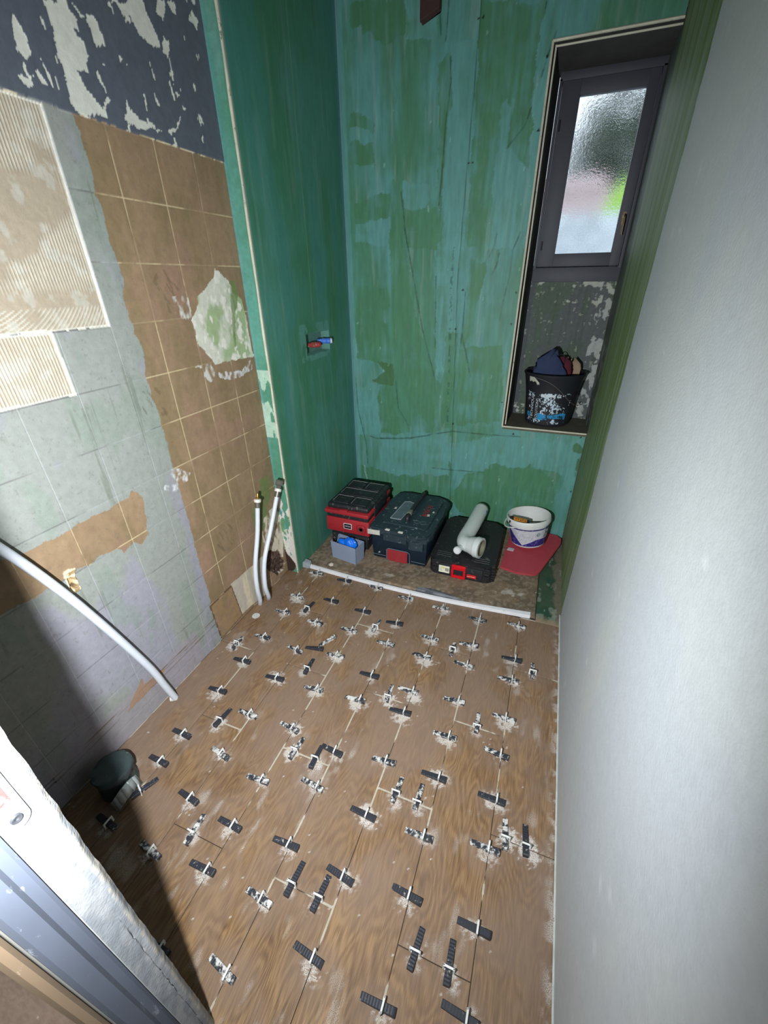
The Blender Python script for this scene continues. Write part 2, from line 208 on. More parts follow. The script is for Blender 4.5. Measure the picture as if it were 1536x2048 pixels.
def prism(bm, P, z0, z1, bev=0):
    bot = [bm.verts.new((x, y, z0)) for x, y in P]; top = [bm.verts.new((x, y, z1)) for x, y in P]; n = len(P)
    fs = [bm.faces.new(bot[::-1]), bm.faces.new(top)]
    for i in range(n): fs.append(bm.faces.new((bot[i], bot[(i+1) % n], top[(i+1) % n], top[i])))
    if bev: bmesh.ops.bevel(bm, geom=list(fs[1].edges), offset=bev, segments=2, affect='EDGES')
    return bm
def roundrect(x0, x1, y0, y1, r, n=5):
    out = []
    for cx, cy, a0 in ((x1-r, y1-r, 0), (x0+r, y1-r, 90), (x0+r, y0+r, 180), (x1-r, y0+r, 270)):
        for i in range(n+1):
            a = math.radians(a0+90*i/n); out.append((cx+r*math.cos(a), cy+r*math.sin(a)))
    return out
def text_mesh(body, size, depth=.0006, space=1):
    c = bpy.data.curves.new('lettering', 'FONT'); c.body = body; c.size = size; c.extrude = depth; c.align_x = 'CENTER'; c.align_y = 'CENTER'; c.space_character = space
    o = bpy.data.objects.new('lettering', c); COL.objects.link(o); bpy.context.view_layer.update()
    me = bpy.data.meshes.new_from_object(o.evaluated_get(bpy.context.evaluated_depsgraph_get()))
    bpy.data.objects.remove(o); return me
def orient(origin, ex, ez):
    ez = Vector(ez).normalized(); ex = Vector(ex); ex = (ex-ez*ex.dot(ez)).normalized(); ey = ez.cross(ex)
    M = Matrix((ex, ey, ez)).transposed().to_4x4(); M.translation = Vector(origin); return M
def gridmesh(name, U, V, place, col, mat, keep=None, parent=None, sm=True):
    """U, V 1-D arrays; place(u,v)->xyz ; col (n,3); keep = mask of faces (nv-1, nu-1)"""
    u, v = np.meshgrid(U, V); nu, nv = len(U), len(V)
    co = place(u, v).reshape(-1, 3).astype(np.float32)
    idx = np.arange(nu*nv).reshape(nv, nu)
    q = np.stack([idx[:-1, :-1], idx[:-1, 1:], idx[1:, 1:], idx[1:, :-1]], -1)
    q = q[keep] if keep is not None else q.reshape(-1, 4)
    me = bpy.data.meshes.new(name); nf = len(q)
    me.vertices.add(len(co)); me.vertices.foreach_set('co', co.ravel())
    me.loops.add(nf*4); me.loops.foreach_set('vertex_index', q.ravel().astype(np.int32))
    me.polygons.add(nf); me.polygons.foreach_set('loop_start', (np.arange(nf)*4).astype(np.int32))
    me.update(calc_edges=True)
    if col is not None:
        a = me.color_attributes.new('Col', 'FLOAT_COLOR', 'POINT')
        c4 = np.ones((nu*nv, 4), np.float32); c4[:, :3] = np.clip(col.reshape(-1, 3), 0, 1); a.data.foreach_set('color', c4.ravel())
    if sm: me.polygons.foreach_set('use_smooth', np.ones(nf, bool))
    return link(name, me, mat, parent)

# ================================================================ LEFT WALL (old tiles, primer, plaster, peeling slate paint)
t = .1768; y0 = 1.5718; z0 = 2.0103; sp = t/48
iy0 = int(math.ceil((y0-.105)/sp)); iy1 = int(math.floor((Y1-y0)/sp))
Uc = y0+np.arange(-iy0, iy1+1)*sp; Uf = y0+(np.arange(-iy0*2, 0)+1)*sp/2-sp/2; U = np.unique(np.round(np.concatenate([Uc, Uf[Uf < 1.09], [Y1]]), 6))
iz0 = int(math.floor(z0/sp)); iz1 = int(math.floor((2.72-z0)/sp))
V = np.concatenate([[0], z0+np.arange(-iz0, iz1+1)*sp, [ZC]])
u, v = np.meshgrid(U, V)
wx = (fbm(u*38, v*38, 5)-.5)*.016; wz = (fbm(u*38, v*38, 9)-.5)*.016
uw, vw = u+wx, v+wz
f1 = fbm(u*5, v*2.2, 21); f2 = fbm(u*14, v*5, 31); f3 = fbm(u*60, v*26, 41); f4 = fbm(u*120, v*120, 45, 3)
c = np.zeros(u.shape+(3,)) + np.array(lin((138, 142, 137)))
c = mix(c, sst(.5, .6, f1), lin((141, 141, 150)))
c = mix(c, sst(.56, .66, f2)*.5, lin((124, 138, 127)))
disp = np.zeros(u.shape)
brown = np.zeros(u.shape, bool)
for P in D['brown']: brown |= inpoly(uw, vw, P)
bc = np.zeros(u.shape+(3,)) + np.array(lin((137, 115, 90)))
tix = np.floor((u-y0)/t)+40; tiz = np.floor((v-z0)/t)+40
tv = vnoise(tix*3.3, tiz*5.7, 77)
bc = bc*(1+(tv-.5)*.22)[..., None]
bc = mix(bc, sst(.45, .7, f2)*.5, lin((118, 103, 72)))
bc = mix(bc, sst(.55, .75, fbm(u*7, v*7, 51))*.6, lin((145, 116, 98)))
bc = bc*(.88+.24*f3)[..., None]
c = np.where(brown[..., None], bc, c)
# grout lines
gu = np.abs(((u-y0)/t) - np.round((u-y0)/t))*t; gz = np.abs(((v-z0)/t) - np.round((v-z0)/t))*t
gl = (np.minimum(gu, gz) < .0012)
c = np.where((gl & brown)[..., None], mix(c, .2+.8*sst(.4, .55, fbm(u*9, v*9, 61)), lin((190, 174, 138))), c)
gv = (gu < .0012)
c = np.where((gl & ~brown)[..., None], mix(c, np.where(gv, .75, .35), lin((166, 166, 173))), c)
gd = (~gv) & (gz < .0012) & ~brown
c = np.where(gd[..., None], mix(c, sst(.42, .6, fbm(u*6, v*6, 62))*.8, lin((92, 92, 92))), c)
disp -= np.where(gl, .0009, 0)
# scratches and drips on the primer
drip = sst(.70, .78, fbm(u*55, v*3.2, 71, 3))*sst(.45, .6, fbm(u*7, v*5, 72))
c = mix(c, drip*.5*(~brown), lin((100, 108, 94)))
c = mix(c, sst(.72, .8, f4)*.35, lin((100, 97, 88)))
# leaf motif tiles
for (my, mz) in ((1.307, 1.57), (1.218-.09, 1.215), (1.307, .51)):
    rr = np.hypot((u-my)/.06, (v-mz)/.07)
    c = mix(c, (rr < 1)*sst(.6, .66, fbm(u*70+v*30, v*24, 81))*.5, lin((92, 78, 58)))
# plaster adhesive area where tiles are missing
for i, P in enumerate(D['plaster']):
    mk = inpoly(u+wx*.2, v+wz*.2, P)
    rid = np.sin(2*PI*(u+.006*np.sin(v*4)+(f1-.5)*.01)/.0088)
    flat = sst(.56, .66, fbm(u*5, v*5, 91+i)) if i == 0 else sst(.66, .75, fbm(u*5, v*5, 93))
    if i == 0:
        low = sst(1.60, 1.555, v)
        arc = np.sin(2*PI*(np.hypot(u-.62, (v-1.9)*.9))/.0088)
        rid = np.where(v < 1.555, arc, rid); flat = np.maximum(flat, sst(1.62, 1.56, v)*sst(1.535, 1.545, v))
    rid = rid*(1-flat)
    pc = np.zeros(u.shape+(3,))+np.array(lin((162, 149, 130)))
    pc = mix(pc, sst(-.1, .8, rid), lin((188, 185, 173)))
    pc = mix(pc, sst(.55, .7, fbm(u*30, v*30, 97))*.6, lin((183, 181, 170)))
    c = np.where(mk[..., None], pc, c)
    ed = segd(u, v, list(P)+[P[0]])
    c = np.where((mk & (ed < .006))[..., None], np.array(lin((204, 202, 190))), c)
    disp = np.where(mk, -.006+.0011*rid+.001*(f4-.5), disp)
# slate paint above the tiles with peeling patches
sl = v > z0+.002*(f3-.5)
slc = np.zeros(u.shape+(3,))+np.array(lin((84, 90, 101)))
slc = slc*(.92+.16*f3)[..., None]
peel = np.zeros(u.shape, bool)
wz2 = (fbm(u*55, v*30, 15)-.5)*.03; wx2 = (fbm(u*70, v*40, 19)-.5)*.02
for P in D['peel']: peel |= inpoly(u+wx2, v+wz2, P)
peel |= (fbm(u*46+v*6, v*17, 111) > .755) & (fbm(u*4, v*4, 112) > .45)
plc = mix(np.zeros(u.shape+(3,))+np.array(lin((206, 208, 198))), sst(.45, .6, f2)*sst(.9, .7, u)*.6, lin((178, 170, 140)))
slc = np.where(peel[..., None], plc, slc)
c = np.where(sl[..., None], slc, c)
disp = np.where(sl, .003-.0012*peel, disp)
c = np.where(((np.abs(v-z0) < .0035) & (u > .95))[..., None], mix(c, .8*sst(.5, .62, fbm(u*30, v*30, 121)), lin((214, 204, 172))), c)
# white plaster repair, stains, rubble hole
for i, P in enumerate(D['wplas']):
    mk = inpoly(uw, vw, P)
    pc = mix(np.zeros(u.shape+(3,))+np.array(lin((196, 198, 184))), sst(.45, .62, fbm(u*16, v*9, 131)), lin((152, 170, 130)))
    pc = mix(pc, sst(.55, .65, fbm(u*40, v*30, 133)), lin((216, 214, 204)))
    c = np.where(mk[..., None], mix(c, np.clip(.55+.8*fbm(u*30, v*30, 135)-.1*i, 0, 1), (0, 0, 0))*0+pc if i == 0 else mix(c, sst(.38, .68, fbm(u*60, v*35, 137))*.8, lin((206, 206, 200))), c)
    if i == 0: disp = np.where(mk, .001*f3, disp)
for P in D['smear']:
    mk = inpoly(uw, vw, P); c = np.where(mk[..., None], mix(c, sst(.38, .72, fbm(u*70, v*50, 141))*.75, lin((214, 216, 220))), c)
for P in D['gstain']:
    mk = inpoly(uw, vw, P); c = np.where(mk[..., None], mix(c, sst(.25, .6, fbm(u*30, v*8, 143))*.85, lin((104, 124, 74))), c)
for P in D['plas2']:
    mk = inpoly(uw, vw, P); c = np.where(mk[..., None], mix(c, sst(.3, .5, f3), lin((205, 196, 178))), c)
for P in D['beige']:
    mk = inpoly(u, v, P); c = np.where(mk[..., None], mix(np.zeros(u.shape+(3,))+np.array(lin((178, 170, 156))), sst(.4, .65, fbm(u*50, v*6, 145)), lin((206, 192, 166))), c)
P = D['tilepiece'][0]; mk = inpoly(u, v, P); ed = segd(u, v, list(P)+[P[0]])
c = np.where(mk[..., None], mix(bc, sst(.4, .6, fbm(u*30, v*30, 147))*.5, lin((150, 122, 84))), c); c = np.where((ed < .003)[..., None], np.array(lin((88, 66, 48))), c)
disp = np.where(mk, .004, disp)
lowz = sst(.19, .17, v)*(u < 1.0)*(u > .1)
c = mix(c, lowz*.75, lin((146, 139, 146)))
for zz, wd in ((.152, .003), (.138, .002), (.118, .0025)):
    c = mix(c, (np.abs(v-zz-(f2-.5)*.004) < wd)*(u < 1.12)*sst(.35, .6, fbm(u*8, v*8, int(zz*1000)))*.8, lin((104, 88, 72)))
c = mix(c, inpoly(uw, vw, [(.64, .15), (.70, .20), (.70, .16), (.80, .15), (.78, .12), (.6, .11)])*.8, lin((150, 118, 90)))
mo = inpoly(uw, vw, D['outlet'][0]); mh = inpoly(uw, vw, D['outhole'][0])
c = np.where(mo[..., None], mix(np.zeros(u.shape+(3,))+np.array(lin((214, 202, 172))), sst(.55, .65, fbm(u*70, v*70, 151)), lin((150, 128, 92))), c)
disp = np.where(mo, .006*fbm(u*60, v*60, 153), disp); disp = np.where(mh, -.018, disp)
c = np.where(mh[..., None], mix(np.zeros(u.shape+(3,))+np.array(lin((176, 150, 110))), sst(.5, .6, fbm(u*90, v*90, 155)), lin((90, 70, 50))), c)
mk = inpoly(uw, vw, D['hole'][0])
c = np.where(mk[..., None], mix(np.zeros(u.shape+(3,))+np.array(lin((92, 70, 60))), sst(.4, .6, fbm(u*60, v*60, 157)), lin((52, 38, 34))), c)
disp = np.where(mk, -.03+.03*fbm(u*50, v*50, 159), disp)
for (sy_, sz_) in ((.30, .138), (.30, .12)):
    mk = (np.abs(v-sz_) < .004) & (u > .12) & (u < .32)
    c = np.where(mk[..., None], np.array(lin((30, 24, 22))), c); disp = np.where(mk, -.012, disp)
M_old = painted('old_wall', rough=.72, bump=.3, bscale=330, fine=.10)
struct(gridmesh('wall_left', U, V, lambda a, b: np.stack([XL+disp, a, b], -1), c, M_old))

# ================================================================ green moisture board
def green_cols(u, v, seed, dark=0.0):
    g = np.array(lin((76, 130, 104))); te = np.array(lin((92, 148, 144))); ol = np.array(lin((72, 120, 86)))
    a = fbm(u*9, v*1.3, seed); b = fbm(u*5, v*6, seed+10); s = fbm(u*42, v*3, seed+20)
    c = np.zeros(u.shape+(3,))+g
    c = mix(c, sst(.36, .68, a*.6+b*.4), te)
    c = mix(c, sst(.55, .75, fbm(u*13, v*2, seed+30))*.5, ol)
    c = mix(c, sst(.6, .75, s)*.25, (.30, .42, .40))
    return c*(1-dark)
def nearrect(u, v, r): return (u > r[0]) & (u < r[1]) & (v > r[2]) & (v < r[3])
# ---- back wall with the window opening
WX0, WZ0, WZ1 = -.2187, .7718, 2.4964
U = np.unique(np.concatenate([np.arange(XC, XR, .005), [WX0, XR]])); V = np.unique(np.concatenate([np.arange(0, 2.82, .0055), [WZ0, WZ1, ZC]]))
u, v = np.meshgrid(U, V)
wx = (fbm(u*22, v*22, 205)-.5)*.03; wz = (fbm(u*22, v*22, 209)-.5)*.05
c = green_cols(u, v, 211)
G = np.array(lin((74, 126, 94))); T_ = np.array(lin((96, 152, 148))); O_ = np.array(lin((66, 106, 66)))
st2 = sst(.3, .62, fbm(u*55, v*5, 231)*.6+fbm(u*9, v*16, 233)*.4); st3 = sst(.3, .62, fbm(u*50, v*4, 235)*.6+fbm(u*8, v*20, 237)*.4)
for P in D['teals']: c = mix(c, inpoly(u+wx, v+wz, P)*(.3+.65*st3), T_)
for P in D['greens']: c = mix(c, inpoly(u+wx, v+wz, P)*(.3+.7*st2), G)
for P in D['olive'][:3]: c = mix(c, inpoly(u+wx*.5, v+wz*.5, P)*.85, O_)
c = mix(c, sst(.0, .03, .05-np.abs(u-XC-.012))*(u < XC+.03)*.7, T_)
for i, P in enumerate(D['lines']):
    d = segd(u+wx*.12, v, P); c = mix(c, sst(.0055, .001, d)*(.35+.4*sst(.4, .6, fbm(u*30, v*30, 241+i))), lin((30, 62, 44)))
dsp = -.0012*sst(.008, .0, segd(u, v, D['joint']))
c = mix(c, sst(.004, .0, segd(u, v, D['joint']))*.75, lin((28, 64, 52)))
c = c*(.86+.28*fbm(u*70, v*9, 253))[..., None]
c = mix(c, (np.abs(u-(np.interp(v, [q[1] for q in D['joint'][::-1]], [q[0] for q in D['joint'][::-1]])-.035)) < .006)*(v > .75)*(v < 1.75)*sst(.5, .56, fbm(u*60, v*60, 251))*.6, lin((30, 74, 70)))
for q in D['screws']: c = mix(c, np.hypot(u-q[0], v-q[1]) < .0055, (.004, .006, .006))
c = mix(c, (fbm(u*50, v*14, 261) > .84)*.3, lin((180, 214, 206)))
c = mix(c, (segd(u, v, [(-1.203, .36), (-1.198, .30), (-1.185, .25)]) < .003)*.8, lin((170, 200, 196)))
keep = ~((U[:-1] >= WX0-1e-6)[None, :] & ((V[:-1] >= WZ0-1e-6) & (V[:-1] < WZ1-1e-6))[:, None])
M_green = painted('green_board', rough=.55, bump=.25, bscale=120, fine=.10, stretch=(1, 1, .25), spec=.35)
struct(gridmesh('wall_back', U, V, lambda a, b: np.stack([a, YB-dsp+.0015*(fbm(a*6, b*3, 271)-.5), b], -1), c, M_green, keep))
# ---- return wall on the left of the shower end, with the valve pocket
vy0, vy1, vz0, vz1 = 2.115, 2.380, 1.234, 1.345
U = np.unique(np.concatenate([np.arange(Y1, YB, .006), [YB, vy0, vy1]])); V = np.unique(np.concatenate([np.arange(0, 2.82, .006), [vz0, vz1, ZC]]))
u, v = np.meshgrid(U, V)
c = green_cols(u, v, 311)
c = mix(c, .5, lin((52, 112, 84)))
c = mix(c, sst(.5, .65, fbm(u*9, v*1.2, 321))*.6, lin((64, 124, 116)))
c = mix(c, sst(.05, .0, YB-u)*.8, lin((92, 140, 146)))
c = mix(c, sst(.015, .012, u-Y1)*.4, lin((150, 170, 160)))
se = D['rseam']
c = mix(c, sst(.005, .001, segd(u, v, se[:4]))*.55, lin((120, 160, 120)))
c = mix(c, sst(.005, .001, segd(u, v, se[4:]))*.45, lin((120, 160, 120)))
c = mix(c, nearrect(u, v, (vy0-.06, vy1+.01, vz0-.03, vz1+.05))*(fbm(u*25, v*25, 331) > .42)*.55, lin((100, 150, 144)))
c = mix(c, nearrect(u, v, (vy0, vy1, vz0, vz1))*.9, lin((84, 120, 112)))
dsp2 = np.where(nearrect(u, v, (vy0+.001, vy1-.001, vz0+.001, vz1-.001)), -.05, 0.0)
struct(gridmesh('wall_return', U, V, lambda a, b: np.stack([XC+dsp2, a, b], -1), c, M_green))
# ---- narrow face between tiles and corner bead
U = np.linspace(XL, XC, 18); V = np.concatenate([np.arange(0, 2.82, .006), [ZC]])
u, v = np.meshgrid(U, V)
c = green_cols(u, v, 351); c = mix(c, .45, lin((84, 146, 120)))
c = mix(c, (u < XL+.012)*.45, lin((100, 150, 156)))
lowm = (v < .50+.05*np.sin(u*60)) & (fbm(u*30, v*12, 361) > .36)
c = np.where(lowm[..., None], mix(np.zeros(u.shape+(3,))+np.array(lin((208, 206, 200))), sst(.6, .66, fbm(u*40, v*20, 363)), lin((96, 140, 100))), c)
c = mix(c, ((v > .88) & (v < 1.22) & (fbm(u*25, v*10, 365) > .42))*.75, lin((188, 214, 196)))
c = mix(c, (v < .16) & (u < XL+.035+.03*np.sin(v*30)), lin((60, 44, 38)))
struct(gridmesh('wall_column', U, V, lambda a, b: np.stack([a, Y1+0*a, b], -1), c, painted('green_board_edge', rough=.6)))
# ---- right wall : green board at the shower end, white plaster nearer
U = np.concatenate([np.arange(-.02, 1.86, .02), np.arange(1.86, YW, .0055), [YW]]); V = np.unique(np.concatenate([np.arange(0, 2.82, .008), [ZC]]))
u, v = np.meshgrid(U, V)
edge = 1.886+(fbm(v*3, v*0+2, 401)-.5)*.03
wm = u < edge
gc = np.zeros(u.shape+(3,))+np.array(lin((124, 144, 108)))
gc = mix(gc, sst(.42, .62, fbm(u*38, v*1.6, 403)), lin((104, 126, 70))); gc = mix(gc, sst(.6, .75, fbm(u*45, v*2, 405))*.6, lin((160, 168, 148)))
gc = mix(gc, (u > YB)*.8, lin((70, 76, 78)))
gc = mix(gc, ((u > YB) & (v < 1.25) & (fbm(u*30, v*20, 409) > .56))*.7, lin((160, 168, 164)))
wc = np.zeros(u.shape+(3,))+np.array(lin((182, 188, 194)))
wc = mix(wc, sst(.45, .65, fbm(u*3, v*1.5, 411)), lin((187, 192, 193))); wc = mix(wc, sst(.8, .84, fbm(u*24, v*14, 413))*.4, lin((222, 224, 228)))
c = np.where(wm[..., None], wc, gc)
dr = np.where(wm, -.0035, 0.0)
M_white = painted('white_plaster', rough=.62, bump=.55, bscale=150, fine=.05)
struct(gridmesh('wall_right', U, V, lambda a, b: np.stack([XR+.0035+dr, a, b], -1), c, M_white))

# ================================================================ FLOOR : wood look porcelain planks
clips = []   # (x, y, kind, joint)
for k, ys in D['L'].items():
    for y in ys: clips.append((PX0-k*PW, y, 'L', k))
for k, vs in D['C'].items():
    for x, y in vs: clips.append((x, y, 'C', k))
def floor_attr(x, y):
    h = sst(.34, .62, fbm(x*3, y*3, 501)*.6+fbm(x*12, y*12, 503)*.4)*.75+.25
    h = h*sst(.28, .62, y+.22*fbm(x*5, y*5, 507))
    h = np.maximum(h, .55*sst(.5, .6, fbm(x*9+y*3, y*3, 509)))
    s = np.zeros(x.shape); nz = fbm(x*140, y*140, 511, 3); nm = fbm(x*45, y*45, 513, 3)
    for i, (cx, cy, kd, k) in enumerate(clips):
        rr = random.Random(i*7+3); amt = rr.random()*(1 if cy > .6 else .35)
        ox, oy = rr.uniform(-.012, .012), rr.uniform(-.02, .004)
        d = np.hypot((x-cx-ox)/(1.25 if kd == 'L' else 1), (y-cy-oy)/(1 if kd == 'L' else 1.2))
        R = .014+.018*amt
        near = d < .09
        s = np.maximum(s, np.where(near, sst(.44, .56, nm*.45+nz*.55+.30*(1-d/R)*(.4+.6*amt)), 0)*sst(R*2.1, R*.8, d)*(.6+.4*amt))
        h = np.maximum(h, np.where(near, sst(.10, .03, d)*.75, 0))
    s = np.maximum(s, (vnoise(x*170, y*170, 521) > .975)*(fbm(x*8, y*8, 523) > .47)*.8)
    s = np.maximum(s, sst(.60, .80, fbm(x*30, y*12, 525))*sst(.50, .62, fbm(x*4, y*4, 527))*.35)
    s = np.maximum(s, sst(.04, .0, XR-x)*sst(.45, .6, nm)*.6)
    return h, s
# wood shader
def wood_mat():
    mt, nt, b = newmat('wood_look_tile'); L = nt.links
    tc = N(nt, 'ShaderNodeTexCoord'); pid = N(nt, 'ShaderNodeAttribute', attribute_name='pid'); fa = N(nt, 'ShaderNodeAttribute', attribute_name='Col')
    sx = N(nt, 'ShaderNodeSeparateColor'); L.new(fa.outputs['Color'], sx.inputs[0])
    ofs = N(nt, 'ShaderNodeVectorMath', operation='MULTIPLY_ADD'); cb = N(nt, 'ShaderNodeCombineXYZ')
    for i in range(3): L.new(pid.outputs['Fac'], cb.inputs[i])
    L.new(cb.outputs[0], ofs.inputs[0]); ofs.inputs[1].default_value = (5.1, 9.7, 3.3); L.new(tc.outputs['Object'], ofs.inputs[2])
    m1 = N(nt, 'ShaderNodeMapping'); m1.inputs['Scale'].default_value = (9, 2.4, 1); L.new(ofs.outputs[0], m1.inputs[0])
    big = N(nt, 'ShaderNodeTexNoise'); big.inputs['Scale'].default_value = 1.0; big.inputs['Detail'].default_value = 2; L.new(m1.outputs[0], big.inputs['Vector'])
    # rings: sine of the distorted field
    ml = N(nt, 'ShaderNodeMath', operation='MULTIPLY'); ml.inputs[1].default_value = 130; L.new(big.outputs['Fac'], ml.inputs[0])
    sn = N(nt, 'ShaderNodeMath', operation='SINE'); L.new(ml.outputs[0], sn.inputs[0])
    m2 = N(nt, 'ShaderNodeMapping'); m2.inputs['Scale'].default_value = (420, 22, 1); L.new(ofs.outputs[0], m2.inputs[0])
    fi = N(nt, 'ShaderNodeTexNoise'); fi.inputs['Scale'].default_value = 1; fi.inputs['Detail'].default_value = 5; L.new(m2.outputs[0], fi.inputs['Vector'])
    a1 = N(nt, 'ShaderNodeMath', operation='MULTIPLY_ADD'); a1.inputs[1].default_value = .10; a1.inputs[2].default_value = .0; L.new(sn.outputs[0], a1.inputs[0])
    a2 = N(nt, 'ShaderNodeMath', operation='ADD'); L.new(a1.outputs[0], a2.inputs[0]); L.new(fi.outputs['Fac'], a2.inputs[1])
    m3 = N(nt, 'ShaderNodeMapping'); m3.inputs['Scale'].default_value = (7, 1.6, 1); L.new(ofs.outputs[0], m3.inputs[0])
    md = N(nt, 'ShaderNodeTexNoise'); md.inputs['Scale'].default_value = 1.7; md.inputs['Detail'].default_value = 3; L.new(m3.outputs[0], md.inputs['Vector'])
    a3 = N(nt, 'ShaderNodeMath', operation='MULTIPLY_ADD'); a3.inputs[1].default_value = .55; L.new(md.outputs['Fac'], a3.inputs[0]); L.new(a2.outputs[0], a3.inputs[2])
    cr = N(nt, 'ShaderNodeValToRGB'); L.new(a3.outputs[0], cr.inputs[0]); e = cr.color_ramp.elements
    e[0].position = .45; e[0].color = (*lin((80, 58, 36)), 1); e[1].position = 1.05; e[1].color = (*lin((148, 117, 80)), 1)
    k = e.new(.74); k.color = (*lin((119, 89, 57)), 1)
    # plank tint
    wn = N(nt, 'ShaderNodeTexWhiteNoise', noise_dimensions='1D'); L.new(pid.outputs['Fac'], wn.inputs['W'])
    mr = N(nt, 'ShaderNodeMapRange'); mr.inputs[3].default_value = .88; mr.inputs[4].default_value = 1.1; L.new(wn.outputs['Value'], mr.inputs[0])
    sc = N(nt, 'ShaderNodeVectorMath', operation='SCALE'); L.new(cr.outputs[0], sc.inputs[0]); L.new(mr.outputs[0], sc.inputs['Scale'])
    hz = N(nt, 'ShaderNodeMix', data_type='RGBA'); hm = N(nt, 'ShaderNodeMath', operation='MULTIPLY'); hm.inputs[1].default_value = .78; L.new(sx.outputs[0], hm.inputs[0])
    L.new(hm.outputs[0], hz.inputs[0]); L.new(sc.outputs[0], hz.inputs[6]); hz.inputs[7].default_value = (*lin((129, 109, 95)), 1)
    n9 = N(nt, 'ShaderNodeTexNoise'); n9.inputs['Scale'].default_value = 420; n9.inputs['Detail'].default_value = 3; L.new(tc.outputs['Object'], n9.inputs['Vector'])
    ms = N(nt, 'ShaderNodeMapRange'); ms.inputs[1].default_value = .38; ms.inputs[2].default_value = .55; L.new(n9.outputs['Fac'], ms.inputs[0])
    mu = N(nt, 'ShaderNodeMath', operation='MULTIPLY'); L.new(ms.outputs[0], mu.inputs[0]); L.new(sx.outputs[1], mu.inputs[1])
    sp_ = N(nt, 'ShaderNodeMix', data_type='RGBA'); L.new(mu.outputs[0], sp_.inputs[0]); L.new(hz.outputs[2], sp_.inputs[6]); sp_.inputs[7].default_value = (*lin((216, 213, 208)), 1)
    L.new(sp_.outputs[2], b.inputs['Base Color'])
    rg = N(nt, 'ShaderNodeMapRange'); rg.inputs[3].default_value = .5; rg.inputs[4].default_value = .72; L.new(sx.outputs[0], rg.inputs[0]); L.new(rg.outputs[0], b.inputs['Roughness'])
    b.inputs['Specular IOR Level'].default_value = .35
    bp = N(nt, 'ShaderNodeBump'); bp.inputs['Strength'].default_value = .2; bp.inputs['Distance'].default_value = .0008; L.new(a2.outputs[0], bp.inputs['Height']); L.new(bp.outputs[0], b.inputs['Normal'])
    return mt
Mwood = wood_mat()
co_all, q_all, col_all, pid_all = [], [], [], []; base = 0; pn = 0; g = .0013
for k in range(8):
    xr = XR if k == 0 else PX0-(k-1)*PW; xl = XL if k == 7 else PX0-k*PW
    ys = sorted([.0-.012]+list(D['cross'][k])+[YT])
    for ya, yb in zip(ys[:-1], ys[1:]):
        if yb-ya < .02: continue
        X = np.linspace(xl+g, xr-g, max(4, int((xr-xl)/.0046))); Y = np.linspace(ya+g, yb-g, max(4, int((yb-ya)/.0046)))
        x, y = np.meshgrid(X, Y); h, s = floor_attr(x, y); nx, ny = len(X), len(Y)
        z = np.zeros(x.shape); z[0, :] = z[-1, :] = -.0009; z[:, 0] = z[:, -1] = -.0009
        idx = np.arange(nx*ny).reshape(ny, nx)+base
        co_all.append(np.stack([x, y, z], -1).reshape(-1, 3)); col_all.append(np.stack([h, s, 0*h, 0*h+1], -1).reshape(-1, 4))
        q_all.append(np.stack([idx[:-1, :-1], idx[:-1, 1:], idx[1:, 1:], idx[1:, :-1]], -1).reshape(-1, 4)); base += nx*ny; pn += 1
        pid_all.append(np.full(nx*ny, pn*.61803+.13)); 
        # side skirt
        for sa, sb in (((xl+g, ya+g), (xr-g, ya+g)), ((xr-g, ya+g), (xr-g, yb-g)), ((xr-g, yb-g), (xl+g, yb-g)), ((xl+g, yb-g), (xl+g, ya+g))):
            co_all.append(np.array([(*sa, -.0009), (*sb, -.0009), (*sb, -.006), (*sa, -.006)])); col_all.append(np.array([[0, .3, 0, 1]]*4)); pid_all.append(np.full(4, .1))
            q_all.append(np.array([[base, base+3, base+2, base+1]])); base += 4
co = np.concatenate(co_all).astype(np.float32); q = np.concatenate(q_all); nf = len(q)
me = bpy.data.meshes.new('floor'); me.vertices.add(len(co)); me.vertices.foreach_set('co', co.ravel()); me.loops.add(nf*4); me.loops.foreach_set('vertex_index', q.ravel().astype(np.int32))
me.polygons.add(nf); me.polygons.foreach_set('loop_start', (np.arange(nf)*4).astype(np.int32)); me.update(calc_edges=True)
a = me.color_attributes.new('Col', 'FLOAT_COLOR', 'POINT'); a.data.foreach_set('color', np.concatenate(col_all).astype(np.float32).ravel())
a = me.attributes.new('pid', 'FLOAT', 'POINT'); a.data.foreach_set('value', np.concatenate(pid_all).astype(np.float32))
struct(link('floor', me, Mwood))
# bedding seen in the joints : part dark, part squeezed-up adhesive
U = np.arange(XL-.02, XR+.03, .006); V = np.arange(-.02, YT+.01, .006); u, v = np.meshgrid(U, V)
cc = mix(np.zeros(u.shape+(3,))+np.array(lin((60, 48, 38))), sst(.49, .56, fbm(u*7, v*11, 601)), lin((174, 166, 150)))
zz = -.0035+.0042*sst(.50, .6, fbm(u*7, v*11, 601))
struct(gridmesh('floor_bedding', U, V, lambda a, b: np.stack([a, b, np.minimum(zz, -.0006)], -1), cc, painted('tile_adhesive', rough=.9)))

